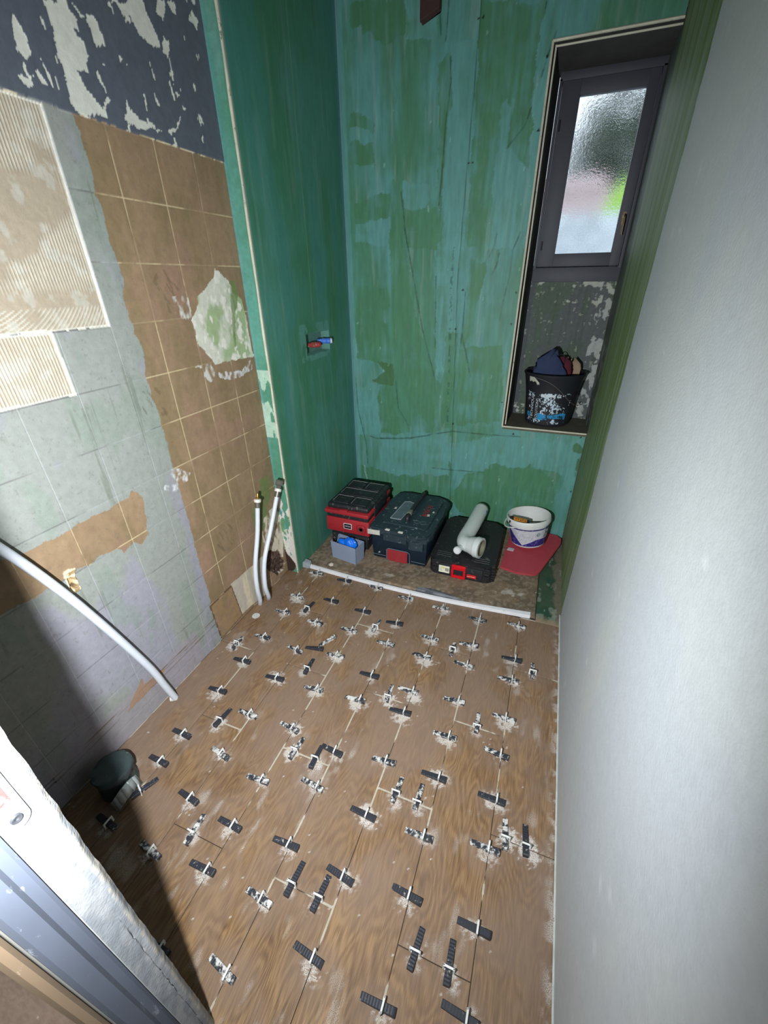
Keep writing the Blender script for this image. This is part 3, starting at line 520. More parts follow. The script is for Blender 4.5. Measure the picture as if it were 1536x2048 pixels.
# ---- shower end : bare board and green board
U = np.arange(XC, .1501, .005); V = np.arange(YT+.018, YB+.001, .005); u, v = np.meshgrid(U, V)
c = np.zeros(u.shape+(3,))+np.array(lin((124, 106, 86)))
c = mix(c, sst(.45, .6, fbm(u*8, v*8, 611)), lin((106, 92, 77))); c = mix(c, sst(.5, .6, fbm(u*60, v*60, 613))*.4, lin((158, 146, 130)))
c = mix(c, (vnoise(u*110, v*110, 615) > .955)*.7, lin((196, 190, 180)))
dd = np.hypot((u-.0)/.11, (v-1.99)/.055); c = mix(c, sst(.45, .6, fbm(u*50, v*50, 617)*.6+.35*(1-dd))*(dd < 1.6)*.7, lin((190, 184, 174)))
dd = np.hypot((u+.72)/.1, (v-1.90)/.04); c = mix(c, sst(.5, .6, fbm(u*50, v*50, 619)*.6+.3*(1-dd))*(dd < 1.6)*.6, lin((180, 174, 164)))
mk = inpoly(u+(fbm(u*40, v*10, 621)-.5)*.02, v, D['mortar']); c = np.where(mk[..., None], mix(np.zeros(u.shape+(3,))+np.array(lin((74, 78, 84))), sst(.4, .65, fbm(u*12, v*120, 623)), lin((126, 130, 136))), c)
ob = gridmesh('floor_shower_board', U, V, lambda a, b: np.stack([a, b, np.where((a > .149) | (b < YT+.021), .0, .014)], -1), c, painted('bare_board', rough=.85, bump=.5, bscale=240)); struct(ob)
U = np.arange(.152, XR+.006, .006); V = np.arange(YT-.005, YB+.004, .006); u, v = np.meshgrid(U, V)
c = np.zeros(u.shape+(3,))+np.array(lin((62, 84, 64))); c = mix(c, sst(.45, .6, fbm(u*12, v*7, 631)), lin((44, 78, 60)))
c = mix(c, sst(.045, .03, XR-u+(fbm(u*20, v*20, 633)-.5)*.05), lin((112, 106, 92))); c = mix(c, (fbm(u*25, v*14, 635) > .66)*.5, lin((150, 160, 146)))
c = mix(c, sst(YT+.06, YT+.0, v+(fbm(u*30, v*30, 637)-.5)*.05), lin((150, 132, 108)))
struct(gridmesh('floor_green_board', U, V, lambda a, b: np.stack([a, b, 0*a+.001], -1), c, painted('green_floor_board', rough=.8)))
bm = bmesh.new(); box(bm, XC-.05, XR+.05, YT-.01, YB+.02, -.03, -.004); struct(obj('floor_slab', bm, plain('slab', (50, 46, 42), .9), None, 0))

# white edging strip at the end of the planks
bm = bmesh.new()
xs = np.linspace(-1.243, .122, 30)
def strip_y(x): return 1.812-.026*math.sin(PI*(x+1.25)/1.37)+.018*max(0, x+.4)
prev = None
for i, x in enumerate(xs):
    y = strip_y(x); hgt = .020+.006*max(0, (x+.3)) ; wdt = .013+.03*max(0, x+.25)
    ring = [bm.verts.new((x, y-.002, .0005)), bm.verts.new((x, y, hgt)), bm.verts.new((x, y+wdt, hgt+.002)), bm.verts.new((x, y+wdt, .0005))]
    if prev:
        for a_, b_ in ((0, 1), (1, 2), (2, 3), (3, 0)): bm.faces.new((prev[a_], prev[b_], ring[b_], ring[a_]))
    else: bm.faces.new(ring)
    prev = ring
bm.faces.new(prev[::-1])
tag(obj('edging_strip', bm, plain('white_pvc', (222, 222, 226), .45, dirt=(150, 140, 126), dirt_amt=.36, dirt_scale=6), None, 30), 'long white plastic edging strip lying across the floor in front of the toolboxes', 'strip')
bm = bmesh.new(); box(bm, -1.262, -1.215, 1.80, 1.835, .0005, .045, .004, 2)
for v_ in bm.verts: v_.co += Vector((random.uniform(-.004, .004), random.uniform(-.004, .004), random.uniform(-.003, .003) if v_.co.z > .01 else 0))
tag(obj('plastic_offcut', bm, plain('milky_plastic', (150, 158, 164), .4, noise=.3), None, 30), 'small milky grey plastic offcut at the left end of the white strip', 'offcut')

# ================================================================ other room surfaces
Mdark = plain('dull_plaster', (120, 118, 112), .85)
def slab(name, *a, mat=None, **k):
    bm = bmesh.new(); box(bm, *a, **k); return struct(obj(name, bm, mat or Mdark, None, 0))
slab('ceiling', XL-.1, XR+.1, -.012, YW+.1, ZC, ZC+.1)
# door wall : left pier, lintel
bm = bmesh.new(); box(bm, XL-.1, -.53, -.012, .105, -.01, ZC); box(bm, -.53, XR+.2, -.012, .105, 2.12, ZC); box(bm, XR, XR+.2, -.1, -.012, -.01, ZC)
struct(obj('wall_front', bm, Mdark, None, 0))
# outer shells that keep daylight out
slab('wall_left_core', XL-.16, XL-.06, -.012, YW+.1, -.03, ZC)
slab('wall_right_core', XR+.008, XR+.12, -.1, YW+.1, -.03, ZC)
bm = bmesh.new()
box(bm, XL-.16, WX0-.03, YB+.012, YW+.06, -.03, ZC); box(bm, WX0-.03, XR+.008, YB+.012, YW+.06, -.03, WZ0-.01); box(bm, WX0-.03, XR+.008, YB+.012, YW+.06, 2.53, ZC)
box(bm, XL-.06, XC-.06, Y1+.01, YB+.02, -.03, ZC)
struct(obj('wall_back_core', bm, Mdark, None, 0))
# window reveal : left cheek, head, sill
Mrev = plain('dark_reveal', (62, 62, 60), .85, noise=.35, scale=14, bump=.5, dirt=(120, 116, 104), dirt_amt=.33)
bm = bmesh.new()
def quadslab(bm, A, B, C, Dd, n):
    vs = [bm.verts.new(p) for p in (A, B, C, Dd)]; ws = [bm.verts.new(Vector(p)+Vector(n)) for p in (A, B, C, Dd)]
    bm.faces.new(vs); bm.faces.new(ws[::-1])
    for i in range(4): bm.faces.new((vs[i], ws[i], ws[(i+1) % 4], vs[(i+1) % 4]))
quadslab(bm, (WX0, YB+.003, WZ0), (-.190, YW, WZ0+.003), (-.190, YW, 2.47), (WX0, YB+.003, WZ1), (-.02, 0, 0))
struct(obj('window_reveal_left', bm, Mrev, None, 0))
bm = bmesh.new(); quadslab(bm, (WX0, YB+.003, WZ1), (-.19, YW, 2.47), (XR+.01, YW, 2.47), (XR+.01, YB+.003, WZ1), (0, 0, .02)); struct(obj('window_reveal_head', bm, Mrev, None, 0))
bm = bmesh.new(); quadslab(bm, (WX0, YB-.004, WZ0), (XR+.005, YB-.004, WZ0), (XR+.005, YW, WZ0+.003), (-.19, YW, WZ0+.003), (0, 0, -.02))
struct(obj('window_sill', bm, plain('sill_grime', (92, 90, 76), .85, noise=.3, scale=16, bump=.4, dirt=(150, 146, 130), dirt_amt=.3), None, 0))
# panel below the window
U = np.arange(-.195, XR+.01, .004); V = np.arange(WZ0, 1.66, .004); u, v = np.meshgrid(U, V)
c = np.zeros(u.shape+(3,))+np.array(lin((88, 94, 96))); c = mix(c, sst(.45, .6, fbm(u*8, v*3, 701)), lin((82, 96, 84))); c = mix(c, sst(.55, .7, fbm(u*40, v*3, 703))*.4, lin((66, 80, 62)))
c = mix(c, ((u < -.165) | (v > 1.575))*.8, lin((80, 82, 92)))
wxx = (fbm(u*60, v*60, 705)-.5)*.03; wzz = (fbm(u*60, v*60, 707)-.5)*.03
for P in D['wpeel']: c = mix(c, inpoly(u+wxx, v+wzz, P)*.9, lin((178, 184, 172)))
c = mix(c, ((u > .2) & (fbm(u*26, v*20, 709) > .58))*.8, lin((176, 182, 178))); c = mix(c, (fbm(u*60, v*45, 711) > .74)*.7, lin((150, 156, 140)))
c = mix(c, ((v < .84) & (u < -.12) & (fbm(u*50, v*80, 713) > .55))*.8, lin((190, 190, 180)))
struct(gridmesh('wall_below_window', U, V, lambda a, b: np.stack([a, YW-.001+0*a, b], -1), c, painted('grey_panel', rough=.75)))

# ---- trims : corner bead and window bead
Mbead = plain('cream_bead', (206, 202, 184), .6, noise=.25, scale=20, dirt=(96, 120, 96), dirt_amt=.40, dirt_scale=5)
bm = bmesh.new(); prev = None
for i in range(220):
    z = i*ZC/219; w_ = .0055+.0035*float(fbm(np.array(z*9), np.array(3.0), 801)); j = .0015*math.sin(z*17)
    ring = [bm.verts.new((XC-w_+j, Y1-.002, z)), bm.verts.new((XC+.003, Y1-.003, z)), bm.verts.new((XC+.002, Y1+w_*.6, z))]
    if prev:
        for a_ in range(3): bm.faces.new((prev[a_], prev[(a_+1) % 3], ring[(a_+1) % 3], ring[a_]))
    prev = ring
struct(obj('trim_1', bm, Mbead, None, 30))
bm = bmesh.new()
tube(bm, [(WX0-.004, YB-.003, WZ0-.002), (WX0-.002, YB-.003, WZ1+.004)], .0055, 6); tube(bm, [(WX0-.004, YB-.003, WZ1+.005), (XR, YB-.003, WZ1+.005)], .0055, 6)
tube(bm, [(WX0-.006, YB-.003, WZ0-.004), (XR, YB-.003, WZ0-.004)], .005, 6)
struct(obj('trim_2', bm, Mbead, None, 0))
bm = bmesh.new(); tube(bm, [(WX0+.013, YB+.004, WZ0+.01), (WX0+.013, YB+.004, WZ1-.008)], .004, 6); tube(bm, [(WX0+.013, YB+.004, WZ1-.012), (XR, YB+.004, WZ1-.012)], .004, 6)
struct(obj('trim_3', bm, Mbead, None, 0))
bm = bmesh.new(); tube(bm, [(XC+.004, YB-.002, 0), (XC+.004, YB-.002, ZC)], .006, 5); struct(obj('trim_4', bm, plain('teal_filler', (104, 150, 154), .6, noise=.3, scale=8), None, 0))
bm = bmesh.new(); tube(bm, [(XR-.002, 1.9, .004), (XR-.001, .1, .004)], .0035, 5); struct(obj('trim_5', bm, plain('plaster_bead', (196, 200, 196), .8, noise=.3, dirt=(120, 110, 90), dirt_amt=.4), None, 0))

# ---- window
Mfr = plain('slate_frame', (66, 68, 77), .6, noise=.1, scale=20)
win = bpy.data.objects.new('window_1', None); COL.objects.link(win); struct(win)
fx0, fx1, fz0, fz1 = -.186, XR+.004, 1.575, 2.47; px_0, px_1, pz0, pz1 = -.08, .211, 1.715, 2.378
bm = bmesh.new()
box(bm, fx0, fx1, YW-.045, YW+.03, 1.575, 1.648, .002); box(bm, fx0, fx1, YW-.05, YW+.03, 2.440, 2.475, .002); box(bm, fx0, fx0+.014, YW-.05, YW+.03, 1.64, 2.45, .002); box(bm, fx1-.016, fx1, YW-.05, YW+.03, 1.64, 2.45, .002)
obj('window_frame', bm, Mfr, win)
bm = bmesh.new(); s0, s1, q0, q1 = fx0+.017, fx1-.019, 1.652, 2.437; ya, yb = YW-.062, YW-.02
box(bm, s0, px_0, ya, yb, q0, q1, .003); box(bm, px_1, s1, ya, yb, q0, q1, .003); box(bm, px_0-.002, px_1+.002, ya+.0008, yb-.0008, q0, pz0, .002); box(bm, px_0-.002, px_1+.002, ya+.0008, yb-.0008, pz1, q1, .002)
sash = obj('sash', bm, Mfr, win)
mg, nt, b = newmat('obscure_glass'); b.inputs['Transmission Weight'].default_value = 1; b.inputs['Roughness'].default_value = .04; b.inputs['IOR'].default_value = 1.45; b.inputs['Base Color'].default_value = (.97, .99, 1, 1)
tc = N(nt, 'ShaderNodeTexCoord'); vo = N(nt, 'ShaderNodeTexNoise'); vo.inputs['Scale'].default_value = 120; vo.inputs['Detail'].default_value = 2; nt.links.new(tc.outputs['Object'], vo.inputs['Vector'])
bp = N(nt, 'ShaderNodeBump'); bp.inputs['Strength'].default_value = .35; bp.inputs['Distance'].default_value = .0015; nt.links.new(vo.outputs['Fac'], bp.inputs['Height']); nt.links.new(bp.outputs[0], b.inputs['Normal'])
bm = bmesh.new(); box(bm, px_0-.004, px_1+.004, YW-.042, YW-.038, pz0-.004, pz1+.004); obj('glass_pane', bm, mg, sash, 0)
bm = bmesh.new()
for z in (1.755, 2.27): tube(bm, [(s0+.012, ya-.003, z-.022), (s0+.012, ya-.003, z+.022)], .0045, 8)
obj('hinge', bm, plain('hinge_dark', (40, 42, 48), .5, metal=.3), win)
bm = bmesh.new(); hx = (px_1+s1)/2
prism(bm, roundrect(-.009, .009, -.03, .03, .008), 0, .006); bmesh.ops.transform(bm, matrix=orient((hx, ya, 1.865), (1, 0, 0), (0, -1, 0)), verts=bm.verts)
tube(bm, smoothpath([(hx, ya, 1.875), (hx, ya-.03, 1.875), (hx+.002, ya-.034, 1.86), (hx+.003, ya-.034, 1.79)], 5), .0065, 10)
obj('window_handle', bm, plain('brass_worn', (120, 104, 78), .32, metal=.9), sash)

# ---- garden outside the window
def blob(name, mat, loc, size, n=3, amp=.3, seed=1):
    bm = bmesh.new(); bmesh.ops.create_icosphere(bm, subdivisions=n+1, radius=1); rr = random.Random(seed)
    for vv in bm.verts: vv.co *= 1+amp*(rr.random()-.5)
    for vv in bm.verts: vv.co = Vector((vv.co.x*size[0], vv.co.y*size[1], vv.co.z*size[2]))+Vector(loc)
    return obj(name, bm, mat, None, 0)
slab('ground_outside', -25, 25, YW+.3, 60, -.7, -.5, mat=plain('gravel', (196, 198, 200), .9, noise=.5, scale=4))
blob('garden_bank', plain('lawn', (150, 190, 84), .9, noise=.3, scale=3), (.78, 9.8, .9), (.62, .6, 2.12), 3, .08, 2); tag(bpy.data.objects['garden_bank'], 'bright green hedge seen blurred through the obscure glass', 'hedge')
bm = bmesh.new(); box(bm, -2.5, 2.5, 8.3, 8.6, -.5, 2.44)
tag(obj('garden_wall', bm, plain('pale_roughcast', (186, 194, 200), .9, noise=.8, scale=9), None, 0), 'pale roughcast wall seen through the bottom of the obscure glass', 'wall')
bm = bmesh.new(); box(bm, -3.0, .62, 11.0, 13.0, -.5, 3.1); prism(bm, [(-3.1, 10.9), (.45, 10.9), (.45, 13.1), (-3.1, 13.1)], 3.1, 3.3)
for v_ in bm.verts:
    if v_.co.z > 3.2 and v_.co.x < 0: v_.co.x = -1.0
tag(obj('outbuilding', bm, plain('pinkish_render', (206, 184, 186), .9), None, 0), 'pale pinkish outbuilding seen blurred through the middle of the glass', 'building')
Mleaf = plain('leaves', (52, 72, 50), .8, noise=.6, scale=3)
def tree(name, x, y, zb, R, H, n, seed, label):
    rr = random.Random(seed); t_ = thing(name, label, 'tree', (x, y, -.5))
    bm = bmesh.new(); tube(bm, [(0, 0, 0), (.05, 0, zb*.5), (0, 0, zb+.8)], [.14, .11, .06], 10); obj('trunk', bm, plain('bark', (84, 74, 66), .9), t_)
    vs = []; fs = []
    for i in range(n):
        th, ph = rr.uniform(0, 2*PI), math.acos(rr.uniform(-1, 1)); rad = rr.random()**.4
        p = Vector((R*rad*math.sin(ph)*math.cos(th), R*rad*math.sin(ph)*math.sin(th), zb+H*.5+H*.5*rad*math.cos(ph)))
        a_ = Vector((rr.uniform(-1, 1), rr.uniform(-1, 1), rr.uniform(-1, 1))).normalized(); b_ = a_.cross(Vector((rr.random(), rr.random(), rr.random()))).normalized()
        s_ = rr.uniform(.06, .14); k_ = len(vs); vs += [p-a_*s_, p+b_*s_*.5, p+a_*s_, p-b_*s_*.5]; fs.append((k_, k_+1, k_+2, k_+3))
    me = bpy.data.meshes.new('crown'); me.from_pydata([tuple(q_) for q_ in vs], [], fs); o_ = link('crown', me, Mleaf, t_); return t_
tree('garden_tree', .80, 15.0, 3.0, 1.5, 3.3, 2600, 3, 'dark leafy tree seen blurred at the upper right of the window glass')
tree('garden_shrub', -.95, 17.6, 3.2, .75, 1.5, 1300, 5, 'dark shrub seen blurred at the left of the window glass')

# ================================================================ hallway behind the camera
bm = bmesh.new(); box(bm, XL-1, 1.2, -1.6, -.012, -.02, .0); 
Mcar = plain('hall_floor', (122, 104, 92), .9, noise=.35, scale=60, bump=.5, dirt=(176, 164, 150), dirt_amt=.36, dirt_scale=5, stretch=(1, 2.2, 1))
struct(obj('floor_hall', bm, Mcar, None, 0))
slab('wall_hall_left', XL-1.1, XL-1, -1.7, 0, 0, 2.6); slab('wall_hall_right', 1.2, 1.3, -1.7, 0, 0, 2.6); slab('wall_hall_back', XL-1.1, 1.3, -1.7, -1.6, 0, 2.6)
slab('ceiling_hall', XL-1.1, 1.3, -1.7, -.012, 2.6, 2.7); slab('wall_hall_front_left', XL-1.1, XL-.1, -.1, -.012, 0, 2.6); slab('wall_hall_front_right', XR+.12, 1.3, -.1, -.012, 0, 2.6)
# ---- door frame at the left of the doorway
dr_ = bpy.data.objects.new('door_1', None); COL.objects.link(dr_); struct(dr_)
# rough white plastered end of the wall
U = np.linspace(.058, .112, 24); V = np.concatenate([np.arange(0, 2.12, .006), [2.12]]); u, v = np.meshgrid(U, V)
c = np.zeros(u.shape+(3,))+np.array(lin((134, 136, 139))); c = mix(c, sst(.35, .62, fbm(u*60, v*20, 851)), lin((120, 124, 129)))
c = mix(c, (u > .100)*sst(.4, .55, fbm(u*90, v*120, 853))*.5, lin((166, 156, 138)))
ew = (fbm(v*30, v*0+1, 855)-.5)*.0035*(v > 0); lean = -.012*(1-np.clip(v/1.2, 0, 1))
plc_ = lambda a, b: np.stack([-.5-.003*fbm(a*60, b*20, 857)-np.where(a > .104, (a-.104)*1.2, 0), a+np.where(a > .09, ew+lean, lean*(a-.058)/.054), b], -1)
gridmesh('plastered_end', U, V, plc_, c, painted('white_jamb', rough=.9, bump=.6, bscale=200, spec=.1), None, dr_)
bm = bmesh.new(); box(bm, -.529, -.509, .008, .094, 0, 2.12); obj('jamb_core', bm, plain('jamb_core', (170, 172, 172), .8), dr_, 0)
Mst = plain('steel_blue_paint', (74, 80, 93), .8, noise=.25, scale=12, dirt=(136, 142, 152), dirt_amt=.38, dirt_scale=7, stretch=(1, 1, .45))
bm = bmesh.new(); prism(bm, [(-.535, .007), (-.506, .007), (-.500, .013), (-.500, .034), (-.508, .040), (-.509, .052), (-.503, .056), (-.535, .058)], 0, 2.12)
obj('jamb_lining', bm, Mst, dr_, 30)
bm = bmesh.new(); prism(bm, [(-.54, -.016), (-.508, -.016), (-.501, -.011), (-.500, -.002), (-.508, .003), (-.54, .003)], 0, 2.12)
obj('architrave', bm, plain('tan_wood_strip', (118, 100, 80), .7, noise=.3, scale=18, stretch=(1, 1, .2), dirt=(206, 196, 180), dirt_amt=.31), dr_, 30)
bm = bmesh.new(); Mx = orient((-.4995, .0735, 1.115), (0, 1, 0), (1, 0, 0))
prism(bm, roundrect(-.0135, .0135, -.08, .08, .0125, 8), 0, .0022, .0006); bmesh.ops.transform(bm, matrix=Mx, verts=bm.verts)
pl = obj('strike_plate', bm, plain('worn_steel_plate', (134, 136, 142), .35, metal=.35, dirt=(120, 70, 60), dirt_amt=.30, dirt_scale=8), dr_)
for zz_ in (1.055, 1.175):
    bm = bmesh.new(); lathe(bm, [(0, .001), (.002, .001), (.0025, .003), (.0055, .0036), (.006, .002), (.006, 0)], 20, orient((-.4975, .0735, zz_), (0, 1, 0), (1, 0, 0)))
    obj('screw_head', bm, plain('screw_dark', (70, 72, 76), .4, metal=.6), pl)
bm = bmesh.new(); box(bm, -.4975, -.4965, .068, .080, 1.085, 1.145); obj('latch_slot', bm, plain('latch_hole', (64, 40, 38), .9, dirt=(190, 180, 140), dirt_amt=.5), pl, 0)

# ================================================================ LEVELLING CLIPS
Mclip = plain('white_clip_plastic', (226, 226, 224), .45, noise=.1)
Mw = [plain('black_wedge', (44, 46, 54), .5, dirt=(190, 186, 180), dirt_amt=.40, dirt_scale=12), plain('black_wedge_splashed', (46, 48, 56), .5, dirt=(206, 204, 200), dirt_amt=.52, dirt_scale=9)]
# clip plate in the YZ plane (plate normal = X), window for the wedge
bm = bmesh.new(); W, H, tk = .0165, .0290, .0014
for yy in (-1, 1): box(bm, -tk, tk, yy*W-(.0055 if yy > 0 else 0), yy*W+(.0055 if yy < 0 else 0), -.003, H, .0006, 1)
box(bm, -tk, tk, -W, W, H-.0062, H, .0006, 1); box(bm, -tk, tk, -W, W, -.003, .0015, 0)
box(bm, -tk-.0012, tk+.0012, -W+.001, W-.001, H-.002, H-.0005, .0005, 1)
me_clip = bpy.data.meshes.new('clip_plate'); bmesh.ops.recalc_face_normals(bm, faces=bm.faces); bm.to_mesh(me_clip); bm.free(); me_clip.materials.append(Mclip)
# wedge along X, thick end at +X
def wedge_mesh(mat, seed):
    rr = random.Random(seed); bm = bmesh.new(); n = 24; L0, L1 = -.062, .032; wv = .0085; prev = None
    for i in range(n+1):
        x = L0+(L1-L0)*i/n; zt = .004+.0145*(i/n)+(.0007 if i % 2 else 0); zb = .0008
        if i == n: zt -= .002
        ring = [bm.verts.new((x, -wv, zb)), bm.verts.new((x, wv, zb)), bm.verts.new((x, wv, zt-.0008)), bm.verts.new((x, wv-.001, zt)), bm.verts.new((x, -wv+.001, zt)), bm.verts.new((x, -wv, zt-.0008))]
        if prev:
            for a_ in range(6): bm.faces.new((prev[a_], prev[(a_+1) % 6], ring[(a_+1) % 6], ring[a_]))
        else: bm.faces.new(ring)
        prev = ring
    bm.faces.new(prev[::-1])
    me = bpy.data.meshes.new('wedge'); bmesh.ops.recalc_face_normals(bm, faces=bm.faces); bm.to_mesh(me); bm.free(); me.materials.append(mat); return me
me_w = [wedge_mesh(Mw[0], 1), wedge_mesh(Mw[1], 2)]
ORD = ['first', 'second', 'third', 'fourth', 'fifth', 'sixth', 'seventh', 'eighth', 'ninth', 'tenth']
SPLASH = random.Random(11)
def place_clip(x, y, kind, label, i):
    rz = (0 if kind == 'L' else -PI/2)
    t_ = thing('levelling_clip', label, 'tile levelling clip', (x, y, 0), (0, 0, rz+math.radians(SPLASH.uniform(-1.5, 1.5))), 'tile levelling clips in the floor joints')
    c_ = link('clip_plate', me_clip, None, t_); c_.rotation_euler = (0, math.radians(SPLASH.uniform(-8, 8)), 0)
    w_ = link('wedge', me_w[1 if SPLASH.random() < (.72 if y > .6 else .35) else 0], None, t_)
    w_.rotation_euler = (0, 0, math.radians(SPLASH.uniform(-6, 6)-(4 if kind == 'L' else 0))); w_.location = (SPLASH.uniform(-.008, .006), 0, 0)
    return t_
i = 0
for k, ys in D['L'].items():
    for n_, y in enumerate(sorted(ys)):
        place_clip(PX0-k*PW, y, 'L', f'levelling clip with black wedge on {ORD[k]} long joint from right wall, {ORD[n_]} from camera', i); i += 1
for k, vs in D['C'].items():
    cy = sorted(D['cross'][k])
    for x, y in vs:
        n_ = cy.index(y); mates = sorted([a_[0] for a_ in vs if a_[1] == y]); side = '' if len(mates) < 2 else (', left' if x == mates[0] else ', right')
        place_clip(x, y, 'C', f'clip with lengthwise wedge, {ORD[n_]} cross joint from camera, {ORD[k]} plank row from right{side}', i); i += 1
# clip lying beside the capped drain, and loose wedges
place_clip(-1.125, .43, 'C', 'twisted levelling clip with wedge beside the capped drain stub in the shadow', 900).rotation_euler = (0, 0, -2.0)
for (x, y, z, rx, rz, m_, lb) in ((-.848, 1.235, .0, 0, .15, 0, 'loose black wedge lying flat beside a messy clip, front of the blue box'), (-.815, 1.310, .001, .3, 1.0, 1, 'plaster-splashed loose wedge lying skewed against a clip in the messiest spot')):
    o_ = tag(link('loose_wedge', me_w[m_], None), lb, 'wedge'); o_.location = (x, y, z); o_.rotation_euler = (0, 0, rz)

# ================================================================ PIPES
Mpipe = plain('grey_white_pipe', (206, 212, 222), .42, noise=.08)
Mbr = plain('brass_fitting', (176, 140, 72), .35, metal=.9); Mch = plain('grey_crimp', (120, 118, 112), .4, metal=.6, noise=.3); Mrng = plain('white_ring', (214, 212, 204), .5)
def riser(pts, label, top, r=.0115):
    t_ = thing('water_pipe', label, 'pipe', pts[0]); o = Vector(pts[0]); P = [Vector(p)-o for p in smoothpath(pts, 8)]
    bm = bmesh.new(); tube(bm, P, r, 16); obj('pipe', bm, Mpipe, t_)
    d = (P[-1]-P[-3]).normalized(); e = P[-1]; M_ = orient(e, (1, 0, 0), d)
    bm = bmesh.new(); lathe(bm, [(0, 0), (r*1.12, 0), (r*1.15, .03), (r*.9, .032), (0, .032)], 18, M_); obj('crimp_sleeve', bm, Mch, t_)
    bm = bmesh.new(); lathe(bm, [(0, .03), (r*1.5, .03), (r*1.6, .036), (r*1.5, .045), (r*.9, .047), (0, .047)], 18, M_); obj('ring', bm, Mrng, t_)
    bm = bmesh.new()
    if top == 'brass': lathe(bm, [(0, .045), (r*.8, .045), (r*.8, .052), (r*.55, .054), (r*.55, .072), (r*.4, .076), (0, .076)], 18, M_)
    else: lathe(bm, [(0, .045), (r*1.1, .045), (r*1.2, .06), (r*1.9, .065), (r*1.95, .088), (r*1.6, .092), (0, .092)], 6, M_)
    obj('end_fitting', bm, Mbr if top == 'brass' else Mch, t_, 30); return t_
riser([(-1.318, 1.419, -.004), (-1.29, 1.395, .06), (-1.272, 1.372, .17), (-1.272, 1.392, .30), (-1.272, 1.453, .46), (-1.272, 1.49, .595)], 'shorter upright pale grey water pipe with brass tip beside the left wall', 'brass')
riser([(-1.300, 1.475, -.004), (-1.262, 1.435, .06), (-1.245, 1.405, .17), (-1.24, 1.432, .315), (-1.24, 1.521, .45), (-1.24, 1.615, .60)], 'taller upright pale grey water pipe with hex nut fitting near the green corner', 'hex')
bm = bmesh.new(); P = smoothpath([(-1.296, .770, .012), (-1.293, .745, .13), (-1.29, .715, .275), (-1.288, .625, .59), (-1.287, .548, .825), (-1.287, .47, 1.02), (-1.287, .36, 1.25), (-1.287, .22, 1.5)], 8); tube(bm, P, .0135, 18)
dp = tag(obj('waste_pipe', bm, Mpipe), 'long pale grey flexible pipe leaning diagonally against the left wall', 'pipe')
bm = bmesh.new(); tube(bm, [(-1.312, .760, .012), (-1.290, .775, .012)], .0135, 14); obj('pipe_foot', bm, Mrng, dp)
# capped drain stub
t_ = thing('drain_stub', 'dark taped plastic cap over a drain stub by the left wall in the shadow', 'pipe cap', (-1.215, .425, 0))
bm = bmesh.new(); rr = random.Random(4)
lathe(bm, [(0, .0), (.062, .0), (.062, .03), (.058, .05), (.058, .075), (.064, .08), (.066, .1), (.062, .108), (.045, .109), (0, .108)], 36)
for v_ in bm.verts:
    if v_.co.z > .001 and v_.co.xy.length > .05: v_.co.x += rr.uniform(-.0025, .0025); v_.co.y += rr.uniform(-.0025, .0025); v_.co.z += rr.uniform(-.002, .002)
obj('cap', bm, plain('black_film', (62, 74, 76), .4, noise=.4, scale=20, dirt=(150, 156, 156), dirt_amt=.36, bump=.6), t_, 60)
bm = bmesh.new(); P = [(.045+.03*math.cos(a_)*.9, -.02+.05*math.sin(a_*1.3), .06+.02*math.cos(a_*2)) for a_ in np.linspace(-1.3, 1.6, 9)]
for a_, b_ in zip(P[:-1], P[1:]):
    vs = [bm.verts.new(a_), bm.verts.new(b_), bm.verts.new((b_[0]+.012, b_[1]+.004, b_[2]-.05)), bm.verts.new((a_[0]+.014, a_[1], a_[2]-.052))]; bm.faces.new(vs)
o_ = obj('film_flap', bm, plain('clear_film', (160, 166, 166), .3, noise=.4, dirt=(210, 212, 210), dirt_amt=.4), t_); o_.modifiers.new('s', 'SOLIDIFY').thickness = .0015
# floor disc
bm = bmesh.new(); lathe(bm, [(0, .0), (.021, .0), (.021, .0015), (.0, .0022)], 24)
o_ = tag(obj('pipe_plug', bm, plain('plaster_plug', (190, 192, 188), .8, noise=.4, scale=90, dirt=(120, 116, 110), dirt_amt=.45)), 'round plaster-crusted plug flush in the floor near the two upright pipes', 'plug'); o_.location = (*D['disc'][0], .0002)
o_.location.x = -1.285+.005
# shower supply tails in the pocket
def tail(name, mat, x0, y0_, z0_, dy, rot, label, r=.0155):
    t_ = thing(name, label, 'pipe fitting', (XC-.03, y0_, z0_)); 
    bm = bmesh.new(); M_ = orient((0, 0, 0), (0, 0, 1), rot)
    lathe(bm, [(0, 0), (r*.72, 0), (r*.72, .028), (r*.95, .03), (r*.95, .05), (r*.8, .052), (r, .056), (r, .074), (r*.7, .078), (0, .078)], 18, M_); obj('tail_body', bm, mat, t_, 30)
    bm = bmesh.new(); lathe(bm, [(0, .076), (r*.95, .076), (r*.95, .086), (0, .086)], 18, M_); obj('end_cap', bm, plain(name+'_cap', (200, 204, 214) if 'cold' in name else (170, 40, 44), .4), t_, 30)
tail('hot_supply_stub', plain('red_plastic', (150, 62, 58), .5, noise=.3, dirt=(206, 190, 180), dirt_amt=.42, dirt_scale=14), 0, 2.165, 1.283, .1, (.42, .9, -.05), 'red dusty shower supply stub in the wall pocket')
tail('cold_supply_stub', plain('blue_plastic', (62, 110, 200), .45, noise=.3, dirt=(190, 206, 230), dirt_amt=.42, dirt_scale=14), 0, 2.285, 1.292, .1, (.85, .62, -.03), 'blue shower supply stub poking out of the wall pocket')

